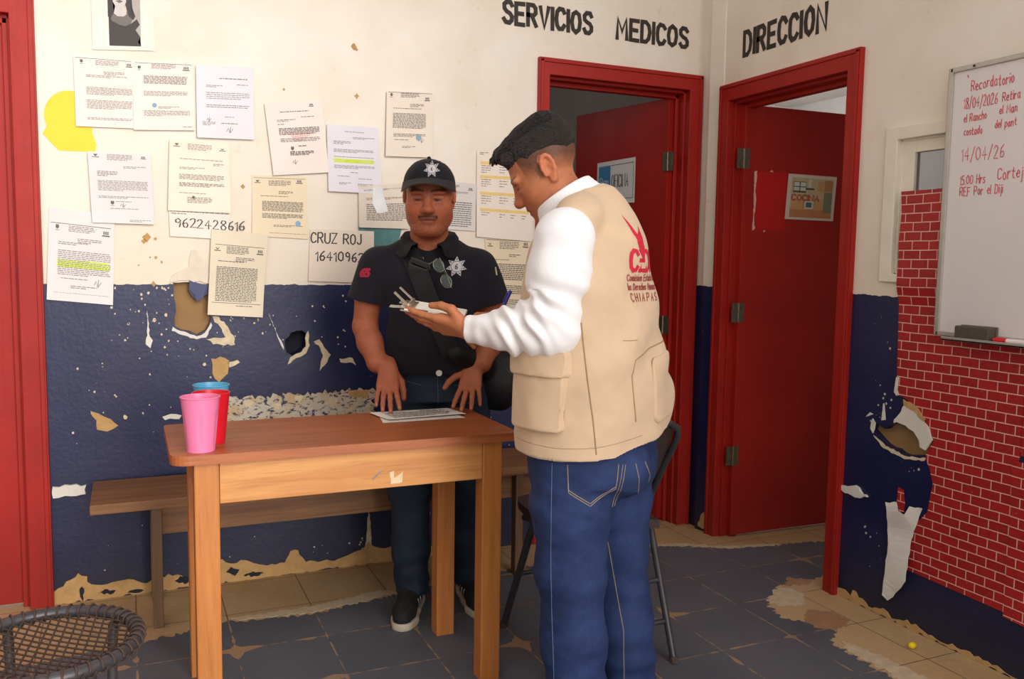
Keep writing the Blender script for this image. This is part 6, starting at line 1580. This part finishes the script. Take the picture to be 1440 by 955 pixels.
# vest
M_VEST = cloth_material('beige_vest_twill', (206, 180, 150), .85, .05, 900, .12)
M_VSEAM = mottled('vest_dark_seam', (156, 130, 98), .85, .1, 40)
S = SDF((-.30, -.31, .74), (.33, .36, 1.54), .0030)
S.loft([(.79, .005, .0, .222, .185), (.88, .005, .0, .222, .188), (.98, .002, .0, .216, .186), (1.08, -.002, .0, .208, .180), (1.18, -.006, .0, .202, .168), (1.28, -.012, .002, .196, .146), (1.36, -.018, .004, .186, .112), (1.41, -.022, .006, .140, .088), (1.455, -.026, .008, .095, .072), (1.485, -.03, .008, .080, .062)], .01, lat=lat, n=2.25)
S.cone(Lsh + RV * .052 + (.004, 0, .040), Rsh2 - RV * .06 + (0, 0, .028), .066, .064, .03); S.ell((.0, .0, 1.395), (.108, .105, .120), None, .04)
S.ell((.05, -.03, 1.33), (.085, .10, .10), None, .05)
S.ell((.172, .105, .93), (.072, .080, .11), None, .05)
# neck hole, armholes
S.chain([cc + cn * .12, cc + cn * -.004], [.112, .096], .006, op='sub'); S.chain([cc + cn * -.0 + FV * .03, cc + FV * .10 - (0, 0, .10)], [.070, .03], .006, op='sub')
S.chain([Lsh + LV * .30, Lsh + LV * .045 + FV * .01 - (0, 0, .01)], [.096, .080], .006, op='sub'); S.chain([Lsh + LV * .06 + (0, 0, -.02), Lsh + LV * .065 - (0, 0, .11)], [.080, .066], .01, op='sub')
S.chain([Rsh2 + RV * .30 + FV * .05, Rsh2 + RV * .06 + FV * .04], [.09, .075], .006, op='sub')
# hem: a slit and a kick at the far back panel
x, y, z = S.ax[0][:, None, None], S.ax[1][None, :, None], S.ax[2][None, None, :]
hem = .828 + .012 * (x * RV[0] + y * RV[1]) / .2 + .040 * np.clip((y - .065) / .02, 0, 1) * np.clip((x - .10) / .04, 0, 1) + .03 * np.clip((x - .05) / .12, 0, 1)
S.a = np.maximum(S.a, (hem - z).astype(np.float32))
def vest_disp(V, N):
    s_ = V @ RV; f = V @ FV
    d = .0030 * vnoise(V * np.array([1, 1, .45]), 13, 3) + .0012 * vnoise(V, 34, 4)
    lowm = np.clip((1.12 - V[:, 2]) / .2, 0, 1)
    d += .0075 * np.sin(26 * s_ + 9 * V[:, 2] + 2.2 * vnoise(V, 6, 8)) * np.clip((1.0 - V[:, 2]) / .16, 0, 1) * (.6 + .4 * vnoise(V, 5, 12))
    d += .0060 * np.sin(34 * V[:, 2] - 24 * s_ + 1.8 * vnoise(V, 7, 9)) * np.exp(-((V[:, 2] - 1.08) / .12) ** 2) * np.clip(-f / .08, 0, 1)
    d += .0050 * np.sin(40 * (V[:, 2] + .8 * s_) + 2 * vnoise(V, 8, 5)) * np.exp(-((V[:, 2] - 1.23) / .07) ** 2) * np.clip(-f / .08, 0, 1)
    return d
fld = S.a.copy()
Vv, Qv = S.mesh(2, vest_disp); bv = bvh_of(Vv, Qv); vest = quad_mesh('vest', Vv, Qv, M_VEST, vm)
# front cargo pocket with its flap, on the near front
nP = nrm((-.60, -.80, 0)); tP = np.array([nP[1] * -1, nP[0], 0]); tP = tP / np.linalg.norm(tP)
def grow(name, c, hw, hh, out, rnd=.012, extra=None):
    S.a = (fld - out).astype(np.float32); A = np.stack([tP, nP, (0, 0, 1.0)], 1)
    S.box(c, (hw, .12, hh), A, rnd, .004, 'int')
    m = .02 + max(hw, hh, .12); g = S.sub(c - m, c + m, 0); full = np.full_like(S.a, S.BIG); full[g[0]] = S.a[g[0]]
    S.a = full; S.a = np.maximum(S.a, -(fld + .004))
    Vq, Qq = S.mesh(2, lambda V, N: .003 * vnoise(V * np.array([1, 1, .6]), 18, 6) + vest_disp(V, N))
    return quad_mesh(name, Vq, Qq, M_VEST, vest)
pc = np.array([-.145, -.155, .975])
grow('pocket', pc, .082, .088, .020)
grow('pocket_flap', pc + np.array([0, 0, .082]), .090, .034, .028)
nP = nrm((.70, -.72, 0)); tP = np.array([-nP[1], nP[0], 0])
grow('back_pocket', np.array([.200, -.06, .985]), .075, .085, .006, .02)
bm = bmesh.new()
D1_ = (.35, .94, 0)
def sm(pts, D=(0, 1, 0), r=.0019): seam(bm, bv, [(p[0] - .5 * D[0], -.5 if D[1] > .5 else p[1] - .5 * D[1], p[2]) for p in pts], D, r, 14)
sm([(-.045, 0, 1.16), (-.028, 0, 1.02), (-.012, 0, .92), (-.002, 0, .835)])
sm([(-.205, 0, .850), (-.10, 0, .846), (.0, 0, .852), (.12, 0, .872)], r=.0008)
sm([(.088, 0, 1.03), (.095, 0, 1.065), (.14, 0, 1.09), (.19, 0, 1.10)]); sm([(.086, 0, 1.03), (.092, 0, .97), (.10, 0, .91)]); sm([(.06, 0, 1.115), (.10, 0, 1.115)], r=.001)
local_obj('seam', bm, M_VSEAM, vest, .8)
# emblem and wording on the back
M_LOGO = mottled('crimson_print', (196, 26, 56), .8, .08, 60); M_LOGOD = mottled('dark_red_print', (150, 60, 58), .8, .1, 60)
fb = projector(bv, np.array([.02, -.01, 1.0]) - FV * .6 + RV * .018, RV, (0, 0, 1), FV)
fw_ = lambda u, v, w: fb(u, v, w + .0012)
lg = bpy.data.objects.new('back_print', None)
bm = bmesh.new()
flame = [(-.062, .428), (-.050, .400), (-.040, .378), (-.026, .392), (-.022, .402), (-.018, .372), (-.012, .342), (-.018, .322), (-.026, .310), (-.034, .326), (-.044, .350), (-.054, .385)]
def fill_local(bm, pts, fn, nsub=5):
    c = (sum(p[0] for p in pts) / len(pts), sum(p[1] for p in pts) / len(pts)); cv_ = bm.verts.new(fn(c[0], c[1], 0)); R_ = []
    for p in pts: R_.append([bm.verts.new(fn(c[0] + (p[0] - c[0]) * t, c[1] + (p[1] - c[1]) * t, 0)) for t in [(k + 1) / nsub for k in range(nsub)]])
    for i in range(len(pts)):
        a, b = R_[i], R_[(i + 1) % len(pts)]; bm.faces.new((cv_, a[0], b[0]))
        for j in range(nsub - 1): bm.faces.new((a[j], a[j + 1], b[j + 1], b[j]))
fill_local(bm, flame, fw_)
local_obj('flame_emblem', bm, M_LOGO, vest, recalc=False)
bm = bmesh.new(); write(bm, 'CEDH', -.072, .288, .050, .0105, lambda u, v, w: fw_(u, v, .0), wid=.72, gap=1.7); local_obj('back_initials', bm, M_LOGO, vest, recalc=False)
bm = bmesh.new(); write(bm, 'Comision Estatal de', -.082, .262, .0155, .0026, lambda u, v, w: fw_(u, v, .0), wid=.75, gap=1.5); write(bm, 'los Derechos Humanos', -.082, .239, .0155, .0026, lambda u, v, w: fw_(u, v, .0), wid=.66, gap=1.5); write(bm, 'CHIAPAS', -.078, .210, .020, .0030, lambda u, v, w: fw_(u, v, .0), wid=.85, gap=4.0)
local_obj('back_wording', bm, M_LOGOD, vest, recalc=False)
fb2 = projector(bv, np.array([-.6, -.02, 1.30]), (0, -1, 0), (0, 0, 1), (1, 0, 0))
# jeans
M_JN = denim_material('blue_jeans', (27, 42, 80), (43, 61, 104)); M_THREAD = mottled('tan_thread', (150, 132, 112), .8, .1, 40)
S = SDF((-.26, -.28, .02), (.34, .32, .96), .0034)
S.loft([(.74, .005, .0, .170, .140), (.80, .0, .0, .174, .142), (.86, .0, .0, .172, .138), (.93, .0, .0, .168, .126)], .02, lat=lat, n=2.3)
S.ell(np.array([.045, -.055, .775]) - FV * .02, (.095, .095, .085), None, .04); S.ell(np.array([.100, .05, .775]), (.086, .09, .085), None, .04)
S.chain([(-.045, -.062, .80), (-.048, -.07, .66), (-.050, -.075, .50), (-.036, -.075, .30), (-.022, -.075, .06)], [.118, .106, .090, .083, .083], .03)
S.chain([(.072, .062, .80), (.080, .068, .66), (.088, .072, .50), (.115, .075, .30), (.145, .078, .06)], [.118, .102, .086, .079, .080], .03)
S.plane((0, 0, .04), (0, 0, -1)); S.plane((0, 0, .935), (0, 0, 1))
def jean2(V, N):
    d = .0045 * vnoise(V * np.array([1, 1, 1.6]), 9, 7) + .002 * vnoise(V * np.array([1, 1, 2]), 24, 8)
    k = .0055 * np.sin(46 * V[:, 2] + 14 * V[:, 0] + 3.0 * vnoise(V, 7, 9)) * np.exp(-((V[:, 2] - .45) / .13) ** 2)
    a = .0070 * np.sin(52 * V[:, 2] - 12 * V[:, 0] + 3.5 * vnoise(V, 7, 10)) * np.exp(-((V[:, 2] - .16) / .10) ** 2)
    c = .0045 * np.sin(60 * (V[:, 2] - .6 * np.abs(V[:, 0] - .03))) * np.exp(-((V[:, 2] - .70) / .05) ** 2)
    return d * .8 + .5 * k + .55 * a + .7 * c
Vj, Qj = S.mesh(2, jean2); jn = quad_mesh('jeans', Vj, Qj, M_JN, vm); bj = bvh_of(Vj, Qj)
def jm(pts, D=(0, 1, 0), r=.0012): seam(bm, bj, [(p[0], -.6, p[1]) for p in pts], D, r, 14)
bm = bmesh.new()
for o_ in (0, .006):
    jm([(-.070, .80), (-.066, .735 - o_), (-.010, .700 - o_), (.055, .742 - o_), (.06, .80)])
jm([(.105, .80), (.115, .76), (.12, .69)]); jm([(.132, .80), (.152, .755), (.150, .72)])
for k in (0, .007): jm([(.078 - k, .80), (.070 - k, .74), (.058 - k, .68)], r=.001)
jm([(.055, .55), (.075, .45), (.105, .30), (.115, .10)])
local_obj('stitching', bm, M_THREAD, jn, .8)
bm = bmesh.new(); jm([(-.108, .80), (-.108, .66), (-.105, .5), (-.095, .3), (-.085, .1)], r=.0013); local_obj('side_seam', bm, mottled('denim_fade', (78, 100, 142), .8, .15, 60), jn, .8)
# shoes just under the frame
for (ax_, ay) in ((-.025, -.075), (.143, .078)):
    S = SDF((ax_ - .28, ay - .15, 0), (ax_ + .15, ay + .28, .14), .0035); o_ = np.array([ax_, ay, 0])
    S.chain([o_ - FV * .045 + (0, 0, .05), o_ + FV * .06 + (0, 0, .055), o_ + FV * .15 + (0, 0, .04), o_ + FV * .20 + (0, 0, .036)], [.044, .044, .046, .036], .02); S.cone(o_ + (0, 0, .07), o_ + (0, 0, .11), .044, .044, .02)
    S.plane((0, 0, .018), (0, 0, -1)); Vs, Qs = S.mesh(1); sh = quad_mesh('shoe', Vs, Qs, mottled('black_leather_shoe', (24, 22, 24), .4, .1, 30), vm)
    S = SDF((ax_ - .28, ay - .15, -.002), (ax_ + .15, ay + .28, .05), .0035); S.chain([o_ - FV * .05 + (0, 0, .012), o_ + FV * .06 + (0, 0, .012), o_ + FV * .20 + (0, 0, .012)], [.046, .046, .040], .02); S.plane((0, 0, .020), (0, 0, 1)); S.plane((0, 0, .001), (0, 0, -1)); Vs, Qs = S.mesh(1); quad_mesh('sole', Vs, Qs, M_CH, sh)

# clipboard with paper, and the pen
VMM = vm.matrix_world.copy()
cb = thing('clipboard', 'small clipboard with a metal clip held out by the man in the vest', 'clipboard', tuple(VMM @ Vector((-.43, .03, 1.165))), RZ); ci = cb.matrix_world.inverted()
def to_cb(o): o.parent = cb; o.matrix_parent_inverse = ci @ VMM; return o
K = Matrix.Translation((-.425, .045, 1.170)) @ Matrix.Rotation(math.radians(9), 4, 'Y') @ Matrix.Rotation(math.radians(6), 4, 'X')
bm = bmesh.new(); box(bm, -.085, .085, -.075, .085, -.0030, .0, .001, K); to_cb(local_obj('board', bm, mottled('clipboard_grey_brown', (150, 134, 118), .5, .15, 30), None))
bm = bmesh.new(); box(bm, -.075, .083, -.073, .080, .0004, .0040, .0005, K); to_cb(local_obj('paper_pad', bm, mottled('pad_paper', (232, 226, 216), .7, .05, 20), None))
M_CLIP = mottled('bright_clip_metal', (196, 188, 170), .25, .12, 40, metal=.85)
bm = bmesh.new()
box(bm, -.086, -.050, -.060, .05, .004, .0075, .001, K); tube(bm, [K @ Vector((-.066, -.055, .011)), K @ Vector((-.066, .045, .011))], .0055, 10)
slab(bm, [[(-.066 - .006 * j, y, .012 + .0042 * j) for y in (-.070, -.062, -.054, -.046)] for j in range(8)], (0, 0, -.0022), K); slab(bm, [[(-.066 - .006 * j, y, .012 + .0042 * j) for y in (.030, .038, .045, .052)] for j in range(8)], (0, 0, -.0022), K)
slab(bm, [[(-.060 - .011 * j, y, .006 - .0004 * j + .0012 * math.sin(j)) for y in (-.066, -.056, -.048, -.040)] for j in range(6)], (0, 0, -.003), K); slab(bm, [[(-.060 - .008 * j, y, .006 - .0004 * j) for y in (.01, .02, .03, .04)] for j in range(6)], (0, 0, -.003), K)
to_cb(local_obj('metal_clip', bm, M_CLIP, None, .6))
bm = bmesh.new(); box(bm, -.048, -.012, -.0765, -.070, .0038, .0085, .001, K); to_cb(local_obj('spring', bm, mottled('dark_spring', (88, 78, 66), .35, .2, 60, metal=.8), None))
pn = thing('ballpoint_pen', 'orange ballpoint pen with blue cap behind the white sleeve of the man in the vest', 'pen', tuple(VMM @ Vector((-.25, .12, 1.17))), RZ); pi_ = pn.matrix_world.inverted()
def to_pn(o): o.parent = pn; o.matrix_parent_inverse = pi_ @ VMM; return o
a_, b_ = Vector((-.272, .095, 1.110)), Vector((-.219, .120, 1.224)); dd = (b_ - a_)
bm = bmesh.new(); tube(bm, [a_, a_ + dd * .08, a_ + dd * .72], [.0012, .0042, .0042], 10); to_pn(local_obj('barrel', bm, mottled('orange_plastic', (226, 126, 36), .35, .05, 20), None, .7))
bm = bmesh.new(); tube(bm, [a_ + dd * .58, a_ + dd * .60, a_ + dd * .97, a_ + dd], [.0048, .0058, .0055, .004], 10); box(bm, -.0012, .0012, .0055, .0085, -.022, .006, .0005, Matrix.Translation(a_ + dd * .88) @ dd.to_track_quat('Z', 'Y').to_matrix().to_4x4()); to_pn(local_obj('cap', bm, mottled('blue_pen_cap', (46, 44, 140), .35, .06, 20), None, .7))
